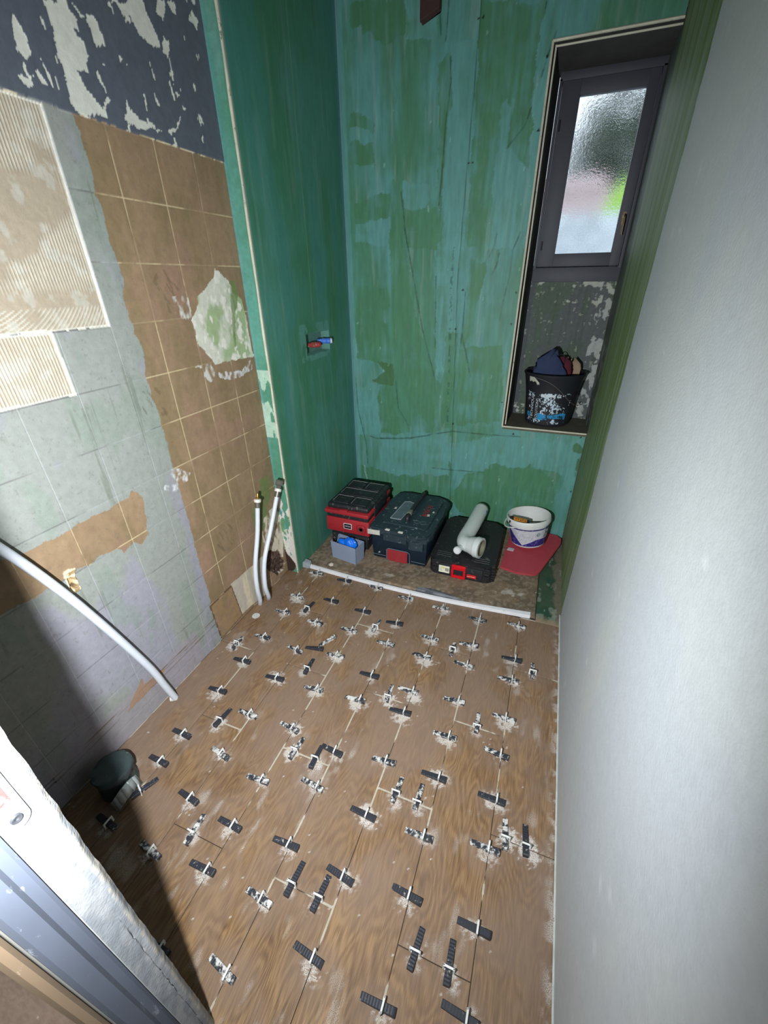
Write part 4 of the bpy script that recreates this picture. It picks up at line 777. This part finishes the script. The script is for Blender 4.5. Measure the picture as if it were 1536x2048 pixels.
# ---- charred batten end hanging at the top
bm = bmesh.new(); box(bm, -.036, .03, -.015, .015, -.02, .60, .003); 
for v_ in bm.verts:
    if v_.co.z < 0: v_.co.z += (-.012 if v_.co.x < 0 else .008)+random.uniform(-.004, .004)
o_ = tag(obj('hanging_batten', bm, plain('dark_old_wood', (44, 24, 20), .9, noise=.4, scale=30, stretch=(1, 1, .2), dirt=(128, 104, 92), dirt_amt=.35, dirt_scale=6)), 'rough dark brown timber end hanging down at the top of the back wall', 'batten'); o_.location = (-.55, 1.9, 2.37)

# ================================================================ RED AND BLACK TOOLBOX
BZ = .014
def rot_thing(name, label, cat, loc, rz): return thing(name, label, cat, loc, (0, 0, rz))
Mblk = plain('black_plastic', (34, 35, 40), .5, noise=.2, scale=12, dirt=(122, 118, 116), dirt_amt=.41, dirt_scale=7); Mred = plain('red_plastic_box', (164, 38, 46), .5, noise=.2, scale=12, dirt=(150, 110, 108), dirt_amt=.34, dirt_scale=6)
Mdus = plain('dusty_edge', (140, 138, 138), .8, noise=.4)
t_ = rot_thing('toolbox', 'red and black toolbox with grooved lid in the left back corner', 'toolbox', (-1.060, 2.27, BZ), 0)
bm = bmesh.new(); box(bm, -.138, .138, -.185, .19, 0, .13, .01, taper=.012); box(bm, -.13, .13, -.19, -.18, .03, .11, .004); obj('lower_body', bm, Mblk, t_)
bm = bmesh.new(); box(bm, -.155, .150, -.205, .195, .130, .235, .008); box(bm, .095-.03, .095+.03, -.213, -.203, .150, .21, .012)
rb = obj('red_body', bm, Mred, t_)
bm = bmesh.new(); lathe(bm, [(0, 0), (.012, 0), (.018, .003), (.021, .003), (.021, 0)], 20, orient((.095, -.213, .18), (1, 0, 0), (0, -1, 0))); obj('lock_boss', bm, plain('dark_red', (110, 40, 44), .6), rb)
bm = bmesh.new(); box(bm, -.148, .143, -.198, .19, .233, .268, .004); obj('black_band', bm, Mblk, t_)
bm = bmesh.new(); box(bm, -.158, .150, -.212, .196, .266, .292, .005); box(bm, -.05, .005, -.216, -.19, .29, .303, .003); obj('lid_rim', bm, Mred, t_)
bm = bmesh.new(); box(bm, -.150, .142, -.19, .2, .288, .326, .014, 3)
for (a0, a1, b0, b1) in ((-.12, -.01, -.165, -.07), (.01, .115, -.165, -.07), (-.12, .115, -.045, .045), (-.12, -.01, .07, .165), (.01, .115, .07, .165)): 
    box(bm, a0, a1, b0, b1, .322, .333, .004)
lid = obj('lid', bm, Mblk, t_)
bm = bmesh.new()
for (a0, a1, b0, b1) in ((-.12, -.01, -.165, -.07), (.01, .115, -.165, -.07), (-.12, .115, -.045, .045), (-.12, -.01, .07, .165), (.01, .115, .07, .165)):
    tube(bm, [(a0, b0+.01, .333), (a0, b1, .333), (a1, b1, .333)], .0016, 5)
obj('dusty_edges', bm, Mdus, lid)
bm = bmesh.new(); box(bm, .138, .152, -.10, .12, .22, .31, .005); obj('side_latch', bm, Mblk, t_)
bm = bmesh.new(); prism(bm, roundrect(-.029, .029, -.021, .021, .006), 0, .003); bmesh.ops.transform(bm, matrix=orient((.0, -.2055, .185), (1, 0, 0), (0, -1, 0)), verts=bm.verts); bd = obj('badge', bm, plain('badge_white', (222, 214, 216), .5), rb)
bm = bmesh.new(); prism(bm, roundrect(-.025, .025, -.017, .017, .003), 0, .0036); bmesh.ops.transform(bm, matrix=orient((.0, -.2055, .185), (1, 0, 0), (0, -1, 0)), verts=bm.verts); obj('badge_face', bm, plain('badge_black', (24, 22, 26), .4), bd)
bm = bmesh.new()
for zz_, hh in ((.003, .003), (-.003, .0015)): box(bm, -.019, .019, -.2096, -.209, .185+zz_-hh/2, .185+zz_+hh/2)
obj('badge_stripes', bm, plain('badge_grey', (186, 180, 184), .5), bd, 0)

# ================================================================ BLUE-BLACK TOOLBOX
Mnav = plain('navy_plastic', (14, 32, 46), .42, noise=.25, scale=10, dirt=(84, 98, 108), dirt_amt=.36, dirt_scale=7)
Mnlid = plain('navy_lid', (40, 56, 64), .5, noise=.25, scale=14, dirt=(126, 136, 142), dirt_amt=.42, dirt_scale=6)
t_ = rot_thing('toolbox', 'dark navy lidded toolbox with bar handle and red lettering on the lid', 'toolbox', (-.697, 2.30, BZ), -.02)
bm = bmesh.new(); box(bm, -.188, .188, -.262, .255, 0, .195, .012, taper=.01); obj('body', bm, Mnav, t_)
bm = bmesh.new(); P = [(-.205, -.235), (-.19, -.268), (-.13, -.27), (-.105, -.255), (.03, -.257), (.065, -.28), (.09, -.292), (.12, -.280), (.15, -.292), (.185, -.27), (.205, -.2), (.198, -.12), (.206, .02), (.198, .12), (.205, .22), (.17, .262), (.10, .27), (.07, .285), (-.07, .285), (-.1, .268), (-.16, .27), (-.19, .24), (-.2, .12), (-.192, .0), (-.2, -.12)]
prism(bm, P, .190, .232, .01); lid = obj('lid', bm, Mnlid, t_)
bm = bmesh.new(); prism(bm, roundrect(-.15, .16, -.19, .23, .03), .230, .243, .006); obj('raised_panel', bm, Mnlid, lid)
bm = bmesh.new(); prism(bm, [(.078, -.288), (.104, -.296), (.13, -.29), (.165, -.285), (.165, -.262), (.078, -.262)], .14, .2, .003); prism(bm, [(-.10, -.262), (.03, -.262), (.055, -.27), (.055, -.25), (-.10, -.25)], .15, .2, .003); obj('front_flange', bm, Mnlid, t_)
bm = bmesh.new(); tube(bm, smoothpath([(.012, -.13, .243), (.012, -.125, .262), (.012, -.09, .27), (.012, .05, .272), (.012, .2, .27), (.012, .235, .262), (.012, .245, .24)], 5), .014, 10); hd_ = obj('handle', bm, Mblk, t_)
bm = bmesh.new(); box(bm, -.003, .027, -.10, -.055, .262, .2865, .004); obj('handle_grip', bm, plain('grey_grip', (112, 112, 104), .6), hd_)
bm = bmesh.new(); prism(bm, [(-.10, -.14), (-.03, -.14), (-.012, .10), (-.055, .115), (-.085, .10)], .2425, .2455, .001); obj('lid_window', bm, plain('scuffed_window', (92, 106, 116), .35, noise=.4, scale=30, dirt=(150, 160, 168), dirt_amt=.42), lid)
bm = bmesh.new(); P = [(-.10, -.14), (-.03, -.14), (-.012, .10), (-.055, .115), (-.085, .10)]
tube(bm, [(x, y, .246) for x, y in P+[P[0]]], .0022, 5); obj('window_edge', bm, plain('window_edge', (160, 166, 170), .6), lid)
me = text_mesh('BOSCH', .052, .0012, 1.0); me.transform(orient((.098, .035, .2435), (0, 1, 0), (0, 0, 1)) @ Matrix.Scale(.9, 4, (1, 0, 0))); link('lid_lettering', me, plain('red_letters', (142, 46, 50), .5, noise=.2, dirt=(58, 60, 66), dirt_amt=.42, dirt_scale=10), lid)
bm = bmesh.new()
for cx_ in (.075, .115):
    prev = None
    tube(bm, [(cx_+.017*math.cos(a_), -.125+.017*math.sin(a_), .2435) for a_ in np.linspace(0, 2*PI, 18)], .0015, 5)
obj('embossed_rings', bm, plain('dusty_emboss', (84, 96, 96), .6), lid)
bm = bmesh.new(); prism(bm, roundrect(-.07, .07, -.043, .043, .012), 0, .01, .003); bmesh.ops.transform(bm, matrix=orient((-.01, -.254, .048), (1, 0, 0), (0, -1, 0)), verts=bm.verts)
obj('front_catch', bm, plain('red_catch', (152, 44, 52), .5, noise=.2, dirt=(140, 104, 104), dirt_amt=.38), t_)
bm = bmesh.new(); P = [(-.078, -.264, .0), (-.078, -.264, .085), (-.066, -.264, .096), (.06, -.264, .096), (.076, -.264, .085), (.078, -.264, .0)]
tube(bm, P, .0028, 5); tube(bm, [(-.175, -.256, .028), (-.085, -.256, .028)], .002, 5); tube(bm, [(.085, -.256, .028), (.175, -.256, .028)], .002, 5); obj('rim_lines', bm, plain('grey_line', (92, 104, 116), .6), t_)
bm = bmesh.new(); box(bm, -.203, -.120, -.276, -.266, .185, .22, .002); 
for v_ in bm.verts: v_.co.z += random.uniform(-.005, .005)
obj('torn_sticker', bm, plain('sticker_scrap', (196, 194, 184), .7, noise=.3, dirt=(90, 86, 80), dirt_amt=.42, dirt_scale=12), t_)
bm = bmesh.new()
for (a_, b_, l_) in ((-.085, -.262, .028), (.0, -.264, .03)): box(bm, a_, a_+l_, b_-.006, b_+.01, .229, .236, .001)
for (x, y, z, s_) in ((-.06, -.258, .012, .004), (-.13, -.2585, .05, .005), (.14, .03, .2445, .006), (.12, -.02, .2445, .008), (-.115, .0, .2445, .007)): box(bm, x-s_, x+s_, y-s_*1.4, y+s_*1.4, z-.001, z+.001)
obj('plaster_flecks', bm, plain('flecks', (206, 204, 196), .8), t_)

# ================================================================ BLACK CASE
t_ = rot_thing('tool_case', 'flat black power tool case with red latch and white label under the pipe bend', 'tool case', (-.302, 2.292, BZ), .0)
Mcas = plain('black_case', (34, 33, 36), .5, noise=.25, scale=20, bump=.2, dirt=(104, 100, 98), dirt_amt=.40, dirt_scale=7)
bm = bmesh.new(); prism(bm, roundrect(-.195, .195, -.275, .28, .055, 8), 0, .056, .01); obj('lower_shell', bm, Mcas, t_)
bm = bmesh.new(); prism(bm, roundrect(-.195, .195, -.275, .28, .055, 8), .059, .104, .014); lid = obj('upper_shell', bm, Mcas, t_)
bm = bmesh.new()
for s_ in (-1, 1):
    for k_ in range(3): tube(bm, [(s_*.07, -.225+k_*.02, .105), (s_*.16, -.225+k_*.02+.004, .105)], .0028, 6)
box(bm, -.055, -.025, -.22, .2, .100, .1075, .003); box(bm, .05, .08, -.22, .2, .100, .1075, .003)
for k_ in range(5): box(bm, .182, .2, -.262+k_*.0, -.25, .012+k_*.018, .022+k_*.018, .002)
obj('ribs', bm, Mcas, lid)
bm = bmesh.new()
for k_ in range(5):
    for sx_ in (-1, 1): box(bm, sx_*.155-.018, sx_*.155+.018, -.268, -.254, .012+k_*.018, .022+k_*.018, .003)
obj('corner_grips', bm, Mblk, t_)
bm = bmesh.new(); box(bm, -.125, .135, -.283, -.268, .004, .09, .004); pn_ = obj('front_panel', bm, Mblk, t_)
bm = bmesh.new(); box(bm, -.05, .035, -.293, -.279, .006, .024, .003); box(bm, -.05, .035, -.293, -.279, .066, .098, .004); box(bm, -.05, -.037, -.292, -.279, .02, .07, .002); box(bm, .022, .035, -.292, -.279, .02, .07, .002)
obj('latch', bm, plain('bright_red_latch', (206, 14, 28), .35, noise=.12, dirt=(120, 50, 54), dirt_amt=.32), t_)
bm = bmesh.new(); box(bm, .043, .10, -.291, -.279, .026, .048, .003); rbd = obj('red_badge', bm, plain('red_badge', (196, 36, 34), .3), t_)
bm = bmesh.new(); box(bm, .047, .095, -.2925, -.2905, .0375, .0405, .0005); obj('badge_line', bm, plain('pale_line', (240, 170, 160), .3), rbd)
bm = bmesh.new(); box(bm, -.127, -.062, -.2862, -.2825, .026, .074); lb_ = obj('paper_label', bm, plain('paper', (228, 226, 206), .7), t_, 0)
bm = bmesh.new(); x = -.088
for w__ in (1, 2, 1, 1, 3, 1, 2, 1): box(bm, x, x+.0011*w__, -.2867, -.2860, .038, .062); x += .0011*w__+.0013
obj('barcode', bm, plain('ink', (40, 40, 44), .7), lb_, 0)
bm = bmesh.new()
for k_ in range(6): box(bm, -.123, -.123+random.uniform(.014, .026), -.2867, -.2860, .036+k_*.0055, .0375+k_*.0055)
obj('print_lines', bm, plain('faint_ink', (150, 150, 140), .7), lb_, 0)
bm = bmesh.new(); box(bm, -.104, -.092, -.2868, -.2860, .052, .068); obj('yellow_mark', bm, plain('label_yellow', (214, 206, 110), .6), lb_, 0)

# ================================================================ PAN CONNECTOR (white pipe bend)
t_ = thing('pan_connector', 'large white soil pipe bend lying on the black case', 'pipe', (-.318, 2.17, BZ+.108))
Mpvc = plain('white_pvc_pipe', (206, 212, 210), .38, noise=.06); o0 = Vector(t_.location)
zc = .054
bm = bmesh.new(); A = Vector((.04, .40, zc+.035)); tube(bm, smoothpath([A, (.02, .2, zc+.015), (.0, .06, zc), (.005, .0, zc), (.03, -.025, zc+.004), (.055, -.035, zc+.008)], 7), .047, 28, caps=False)
# end thickness
o_ = obj('bend', bm, Mpvc, t_, 60); sd = o_.modifiers.new('wall', 'SOLIDIFY'); sd.thickness = .004
bm = bmesh.new(); cdn = Vector((1, -.30, .06)).normalized()
lathe(bm, [(.047, 0), (.052, .012), (.060, .045), (.0605, .046), (.064, .05), (.064, .082), (.058, .084), (.050, .083), (.046, .079), (.045, .05), (.045, .0)], 36, orient((.035, -.028, zc+.008), (0, 0, 1), cdn)); cn = obj('flared_socket', bm, Mpvc, t_, 35)
bm = bmesh.new(); lathe(bm, [(.0485, .078), (.050, .0845), (.0455, .0845), (.044, .06)], 36, orient((.035, -.028, zc+.008), (0, 0, 1), cdn)); obj('rubber_seal', bm, plain('grey_seal', (120, 116, 96), .6), cn, 35)
bm = bmesh.new(); lathe(bm, [(.019, 0), (.019, .045), (.0235, .047), (.0245, .058), (.022, .064), (0, .064)], 24, orient((-.005, -.055, zc-.005), (0, 0, 1), (-.25, -1, .18))); br = obj('side_branch', bm, Mpvc, t_, 35)
bm = bmesh.new(); lathe(bm, [(0, 0), (.006, .002), (.014, 0), (.014, .0015), (0, .003)], 16, orient(Vector((-.005, -.055, zc-.005))+Vector((-.25, -1, .18)).normalized()*.064, (0, 0, 1), (-.25, -1, .18))); obj('branch_cap', bm, plain('white_cap', (222, 224, 230), .4), br, 35)
bm = bmesh.new(); d_ = (A-Vector((.02, .2, zc+.015))).normalized(); M_ = orient(A-d_*.05, (1, 0, .5), d_)
for k_ in range(6):
    a0 = .05+k_*.14; vs = []
    for (aa, zz_) in ((a0, 0), (a0+.13, 0), (a0+.13, .02+.01*(k_ % 2)), (a0, .02)): vs.append(bm.verts.new(M_ @ Vector((.0476*math.cos(aa), .0476*math.sin(aa), zz_))))
    bm.faces.new(vs)
o_ = obj('blue_print', bm, plain('blue_print', (70, 110, 160), .6), t_); o_.modifiers.new('s', 'SOLIDIFY').thickness = .0005

# ================================================================ RED BOARD AND WHITE BUCKET
bm = bmesh.new(); P = [(-.086, 2.2), (.01, 2.172), (.105, 2.182), (.13, 2.195), (.150, 2.225), (.262, 2.56), (.268, 2.63), (.24, 2.665), (.15, 2.675), (.02, 2.672), (-.06, 2.62)]
prism(bm, P, 0, .012, .003)
for v_ in bm.verts: v_.co.z += .016+.022*max(0, (v_.co.y-2.2)/.47)
tag(obj('kneeling_board', bm, plain('pinkish_red_board', (178, 66, 78), .6, noise=.15, dirt=(222, 190, 190), dirt_amt=.315, dirt_scale=9), None, 30), 'flat red rounded board lying on the floor under the white bucket', 'board')
bz = .049
tilt = Matrix.Rotation(math.radians(-7), 4, 'Y') @ Matrix.Rotation(math.radians(-3), 4, 'X')
t_ = thing('bucket', 'white round bucket with purple printed band standing on the red board', 'bucket', (.055, 2.515, bz+.009)); t_.rotation_euler = tilt.to_euler()
prof = [(0, .004), (.100, .004), (.104, 0), (.107, .004), (.130, .150), (.133, .152), (.134, .160), (.139, .162), (.140, .172), (.138, .190), (.135, .194), (.131, .192), (.130, .170), (.126, .150), (.103, .009), (0, .009)]
Mbk = plain('white_bucket_plastic', (218, 220, 218), .5, noise=.1, scale=20, dirt=(150, 142, 132), dirt_amt=.32, dirt_scale=8)
bm = bmesh.new(); lathe(bm, prof, 56); obj('bucket_body', bm, Mbk, t_, 35)
# printed label following the wall
def rad_at(z): return .107+(z-.004)/(.146)*.023
n = 180; V_ = np.linspace(.012, .148, 60); A_ = np.linspace(-2.75, -.2, n); a_, v = np.meshgrid(A_, V_)
c = np.zeros(a_.shape+(3,))+np.array(lin((206, 208, 216)))
swp = .058-.036*np.cos((a_+1.72)*1.0)*1.25+.018; swp = np.where(a_ < -1.85, .018+.085*(-1.85-a_)/.6, .018+.045*np.clip((a_+1.85)/.75, 0, 1))
blue = lin((52, 44, 128))
c = np.where((v < swp)[..., None], np.array(blue), c); c = np.where((v > .133)[..., None], np.array(lin((40, 34, 104))), c); c = np.where((v > .142)[..., None], np.array(lin((212, 214, 222))), c)
tl = (np.mod(v, .0095) < .0035) & (a_ > -2.4) & (a_ < -1.25) & (v > swp+.01) & (v < .125) & (fbm(a_*22, np.floor(v/.0095)*7.3, 901) > .45); c = mix(c, tl*.5, lin((110, 112, 130)))
rg_ = np.hypot((a_+.98)*.12, v-.10); c = mix(c, ((rg_ < .012) & (rg_ > .007)) | (rg_ < .003), lin((60, 110, 100)))
c = mix(c, (a_ > -.62)*(v > .07)*(fbm(a_*20, v*60, 903) > .5)*.9, lin((40, 34, 104)))
c = mix(c, (fbm(a_*30, v*120, 905) > .7)*.5, lin((214, 210, 214)))
R_ = np.array([rad_at(z) for z in V_])[:, None]+.0008
lb_ = gridmesh('printed_label', A_, V_, lambda p, q: np.stack([R_*np.cos(p), R_*np.sin(p), q], -1), c, painted('bucket_label', rough=.45, bump=.05), None, t_)
bm = bmesh.new(); P = []
for k_ in range(21):
    a1 = math.radians(-120-100*k_/20); q_ = math.sin(PI*k_/20); rr_ = .140+.012*q_; P.append((rr_*math.cos(a1), rr_*math.sin(a1), .155-.03*q_))
tube(bm, P, .0045, 8); obj('bucket_handle', bm, Mbk, t_)
bm = bmesh.new(); n = 14; vs = []
for k_ in range(n+1):
    a1 = -.2+2.0*k_/n; z_ = .085+.012*math.sin(a1*2); r_b = rad_at(z_)-.0045
    vs.append((r_b*math.cos(a1), r_b*math.sin(a1), z_))
tube(bm, vs, [.0012+.0018*math.sin(PI*k_/n) for k_ in range(n+1)], 5); obj('residue_line', bm, plain('brown_residue', (110, 92, 72), .9, dirt=(60, 48, 40), dirt_amt=.5), t_)
# tool in the bucket
t2 = thing('stripping_tool', 'yellow and black hand tool lying inside the white bucket', 'tool', (-.016, 2.462, .222)); t2.rotation_euler = (.6, math.radians(8), .12)
bm = bmesh.new(); box(bm, -.045, .045, -.022, .022, -.016, .016, .009, 3); obj('tool_body', bm, plain('ochre_plastic', (186, 126, 52), .45, noise=.15), t2)
bm = bmesh.new(); box(bm, -.066, -.040, -.024, .024, -.018, .014, .008, 2); obj('rubber_end', bm, Mblk, t2)
bm = bmesh.new(); box(bm, .040, .060, -.02, .02, -.015, .015, .008, 2); obj('rubber_end', bm, Mblk, t2)
bm = bmesh.new()
for (x, y) in ((-.028, .004), (-.014, .006), (.002, .0), (.014, .006), (.03, .002)): lathe(bm, [(0, 0), (.004, 0), (.004, .002), (0, .002)], 10, Matrix.Translation((x, y, .016)))
obj('tool_buttons', bm, plain('dark_orange', (130, 60, 24), .5), t2)
bm = bmesh.new(); tube(bm, [(.02, .0, -.02), (.085, .01, -.06)], .007, 8); tube(bm, [(-.02, .0, -.02), (-.03, -.01, -.09)], .008, 8); obj('tool_shaft', bm, Mblk, t2)
bm = bmesh.new(); prism(bm, [(-.02, -.012), (.02, -.016), (.026, .012), (-.012, .018)], 0, .004)
o_ = tag(obj('tape_scrap', bm, plain('tape_white', (196, 194, 196), .6)), 'small crumpled pale tape scrap on the red board left of the bucket', 'scrap'); o_.location = (-.045, 2.395, .0385)

# ================================================================ GREY TUB WITH BLUE BAG
t_ = thing('storage_tub', 'small grey plastic tub with one cut-down side in front of the red toolbox', 'tub', (-1.030, 1.985, BZ), (0, 0, -.17))
mt = plain('frosted_grey', (136, 148, 170), .45, noise=.15, scale=8)
bm = bmesh.new(); a_, b_, hh, tt = .093, .047, .125, .003
def panel(p, q, prof_, thick):
    """upright panel from p to q with a top profile of (s, z)"""
    p, q = Vector(p), Vector(q); d = (q-p); nn = Vector((-d.y, d.x, 0)).normalized()*thick; fr = []; bk = []
    pts = [(0, 0), (1, 0)]+prof_[::-1]
    for s_, z_ in pts:
        fl_ = 1+.06*z_/.125; c0 = p+d*s_; fr.append(bm.verts.new((c0.x*fl_, c0.y*fl_, z_))); c1 = c0+nn; bk.append(bm.verts.new((c1.x*fl_, c1.y*fl_, z_)))
    bm.faces.new(fr); bm.faces.new(bk[::-1]); n_ = len(pts)
    for k_ in range(n_): bm.faces.new((fr[k_], bk[k_], bk[(k_+1) % n_], fr[(k_+1) % n_]))
panel((-a_, -b_, 0), (a_, -b_, 0), [(0, hh), (1, hh)], tt); panel((a_, -b_, 0), (a_, b_, 0), [(0, hh), (1, hh)], tt); panel((a_, b_, 0), (-a_, b_, 0), [(0, hh), (1, hh)], tt)
panel((-a_, b_, 0), (-a_, -b_, 0), [(0, hh), (.12, hh), (.3, .085), (.7, .085), (.85, hh), (1, hh)], tt); box(bm, -a_, a_, -b_, b_, 0, .003)
obj('tub_body', bm, mt, t_, 0)
def rag(name, mat, label, cat, outline, loc, thick, rz=0, seed=1, lean=0.0, bulge=.02):
    """a crumpled flat thing standing on edge: outline in x,z"""
    bm = bmesh.new(); P = outline
    vs = [bm.verts.new((x, 0, z)) for x, z in P]; f_ = bm.faces.new(vs); bmesh.ops.triangulate(bm, faces=[f_]); bmesh.ops.subdivide_edges(bm, edges=bm.edges, cuts=3, use_grid_fill=True)
    rr = random.Random(seed)
    for v_ in bm.verts: v_.co.y += bulge*math.sin(v_.co.x*38+seed)*math.cos(v_.co.z*31+seed)+rr.uniform(-.0015, .0015)
    me = bpy.data.meshes.new(name); bm.to_mesh(me); bm.free(); smooth(me, 80); o = link(name, me, mat)
    o.location = loc; o.rotation_euler = (lean, 0, rz); s_ = o.modifiers.new('thick', 'SOLIDIFY'); s_.thickness = thick; s_.offset = 0
    return tag(o, label, cat)
bm = bmesh.new(); bmesh.ops.create_icosphere(bm, subdivisions=4, radius=1); 
for v_ in bm.verts:
    n_ = v_.co.copy(); k_ = 1+.10*math.sin(n_.x*7+n_.z*4)*math.sin(n_.y*8+1)+.05*math.sin(n_.z*19+n_.x*13)
    v_.co = Vector((n_.x*.046, n_.y*.030, n_.z*.045))*k_
for s_ in range(1):
    r2 = bmesh.ops.create_icosphere(bm, subdivisions=3, radius=1)
    for v_ in r2['verts']:
        n_ = v_.co.copy(); k_ = 1+.16*math.sin(n_.x*9+2)*math.sin(n_.z*11)
        v_.co = Vector((n_.x*.042-.052, n_.y*.026, n_.z*.026-.006))*k_
o_ = tag(obj('plastic_bag', bm, plain('bright_blue_film', (20, 116, 236), .35, noise=.18, scale=14), None, 60), 'crumpled bright blue plastic bag in the small grey tub', 'bag'); o_.location = (-1.005, 1.978, BZ+.112); o_.rotation_euler = (0, 0, -.17)
bm = bmesh.new(); prism(bm, [(-.014, -.008), (.0, -.014), (.014, -.004), (.012, .01), (-.006, .014)], 0, .012, .003)
o_ = tag(obj('plaster_crumb', bm, plain('crumb', (206, 200, 184), .8)), 'small pale plaster crumb in front of the grey tub', 'debris'); o_.location = (-1.095, 1.868, BZ)

# ================================================================ BLACK PAIL ON THE SILL
SZ = WZ0+.002
t_ = thing('pail', 'battered black pail with worn white and blue printing on the window sill', 'pail', (.035, 2.842, SZ))
prof = [(0, .004), (.118, .003), (.128, .006), (.134, .014), (.136, .03), (.150, .17), (.156, .215), (.172, .30), (.178, .308), (.180, .318), (.176, .322), (.170, .318), (.152, .215), (.130, .02), (0, .012)]
bm = bmesh.new(); lathe(bm, prof, 64); bmesh.ops.scale(bm, vec=(1, .88, 1), verts=bm.verts); obj('pail_body', bm, plain('black_pail_plastic', (34, 36, 42), .42, noise=.25, scale=12, dirt=(92, 94, 98), dirt_amt=.33, dirt_scale=6), t_, 35)
def prad(z): return np.interp(z, [.014, .03, .17, .215, .30], [.134, .136, .150, .156, .172])
A_ = np.linspace(-2.9, -.25, 230); V_ = np.linspace(.016, .222, 90); a_, v = np.meshgrid(A_, V_)
blk = np.array(lin((34, 36, 42))); c = np.zeros(a_.shape+(3,))+blk
wr = (fbm(a_*7, v*42, 921)*.5+fbm(a_*22, v*140, 923)*.5)
zone = ((a_ > -2.6) & (a_ < -.70) & (v > .025) & (v < .215))
thr = .55+.06*(a_ > -1.2)-.05*((a_ > -1.9) & (a_ < -1.35))+.07*fbm(a_*3, v*20, 927)
c = np.where((zone & (wr > thr))[..., None], np.array(lin((190, 208, 222))), c)
bluez = (v > .052+.008*np.sin(a_*4)) & (v < .085+.006*np.sin(a_*5)) & (a_ > -2.6) & (a_ < -.75)
c = np.where((bluez & (wr > .40))[..., None], np.array(lin((44, 142, 196))), c)
c = np.where(((v > .19) & (v < .207) & (a_ > -1.95) & (a_ < -1.0) & (wr > .42))[..., None], np.array(lin((206, 216, 224))), c)
c = np.where(((a_ > -2.42) & (a_ < -2.0) & (v > .045) & (v < .185) & (wr < .9))[..., None], blk, c)
R_ = prad(V_)[:, None]+.0009
gridmesh('worn_print', A_, V_, lambda p, q: np.stack([R_*np.cos(p), .88*R_*np.sin(p), q], -1), c, painted('pail_print', rough=.5, bump=.1), None, t_)
for (tx, ac, zc_, sz) in (('TECHNIQUE', -2.30, .118, .027), ('SOLUTIONS', -2.07, .110, .025)):
    me = text_mesh(tx, sz, .0004, 1.0)
    for v_ in me.vertices:
        x, y, z = v_.co; zz_ = zc_+x; aa = ac-y/.15; rr_ = float(prad(zz_))+.0014+z; v_.co = (rr_*math.cos(aa), .88*rr_*math.sin(aa), zz_)
    link('pail_lettering', me, plain('white_print', (206, 210, 216), .6, dirt=(36, 38, 44), dirt_amt=.46, dirt_scale=12), t_)
bm = bmesh.new(); A_ = np.linspace(-2.50, -2.05, 12); prev = None
for k_, aa in enumerate(A_):
    lo, hi = .275-.004*math.sin(k_*1.7)-(.016 if k_ > 8 else 0), .302-(.0 if k_ < 7 else .006*(k_-6)); pr = []
    for z_ in (lo, hi):
        r_b = float(np.interp(z_, [.215, .30], [.156, .172]))+.0012; pr.append(bm.verts.new((r_b*math.cos(aa), .88*r_b*math.sin(aa), z_)))
    if prev: bm.faces.new((prev[0], pr[0], pr[1], prev[1]))
    prev = pr
obj('torn_sticker', bm, plain('cream_scrap', (180, 182, 166), .7, noise=.3), t_)
bm = bmesh.new(); P = []
for k_ in range(25):
    a1 = math.radians(-125+118*k_/24); s_ = k_/24; z_ = .30-.17*s_+.02*math.sin(PI*s_*2); r_b = float(np.interp(z_, [.03, .17, .215, .30], [.136, .150, .156, .172]))+.004+.018*s_**3; P.append((r_b*math.cos(a1), .88*r_b*math.sin(a1), z_))
tube(bm, P, .0018, 6); obj('wire_handle', bm, plain('wire', (120, 120, 118), .5, metal=.5), t_)
bm = bmesh.new(); e_ = P[-1]; tube(bm, [(e_[0]+.009*math.cos(q_), e_[1]-.004, e_[2]+.009*math.sin(q_)) for q_ in np.linspace(0, 2*PI, 14)], .0025, 6); obj('handle_eye', bm, plain('wire_eye', (190, 190, 186), .4, metal=.4), t_)
rz_ = SZ+.318
rag('rag', plain('navy_cloth', (42, 54, 86), .9, noise=.2, scale=60), 'navy blue cloth heaped at the left inside the black pail', 'rag', [(-.125, -.09), (-.130, .035), (-.118, .085), (-.04, .148), (-.015, .138), (-.002, .098), (.055, .015), (.062, -.09)], (.045, 2.79, rz_-.01), .03, 0, 3, -.12, .012)
rag('rag', plain('maroon_cloth', (84, 24, 42), .9, noise=.2, scale=60), 'dark maroon cloth between the navy cloth and card in the pail', 'rag', [(-.05, -.09), (-.06, .10), (-.02, .10), (.02, .07), (.032, .03), (.034, -.09)], (.098, 2.85, rz_-.012), .02, 0, 5, -.05, .008)
rag('cardboard_scrap', plain('card_brown', (150, 128, 108), .85, noise=.15), 'beige cardboard scrap standing at the right inside the black pail', 'cardboard', [(-.03, -.09), (-.028, .045), (-.005, .088), (.03, .055), (.036, .03), (.03, -.09)], (.142, 2.872, rz_-.008), .003, -.15, 2, -.05, .001)
rag('cardboard_scrap', plain('card_pale', (168, 152, 130), .85, noise=.15), 'paler cardboard scrap behind the maroon cloth in the black pail', 'cardboard', [(-.06, -.09), (-.06, .085), (.02, .09), (.022, .05), (.04, .085), (.045, -.09)], (.080, 2.905, rz_-.01), .003, .05, 4, -.02, .001)
bm = bmesh.new(); tube(bm, smoothpath([(.04, 2.83, rz_+.05), (.045, 2.825, rz_+.098), (.062, 2.82, rz_+.104), (.075, 2.822, rz_+.085), (.078, 2.83, rz_+.04)], 6), .0022, 6)
tag(obj('cord_loop', bm, Mblk), 'thin black cord loop sticking up beside the navy cloth in the pail', 'cord')
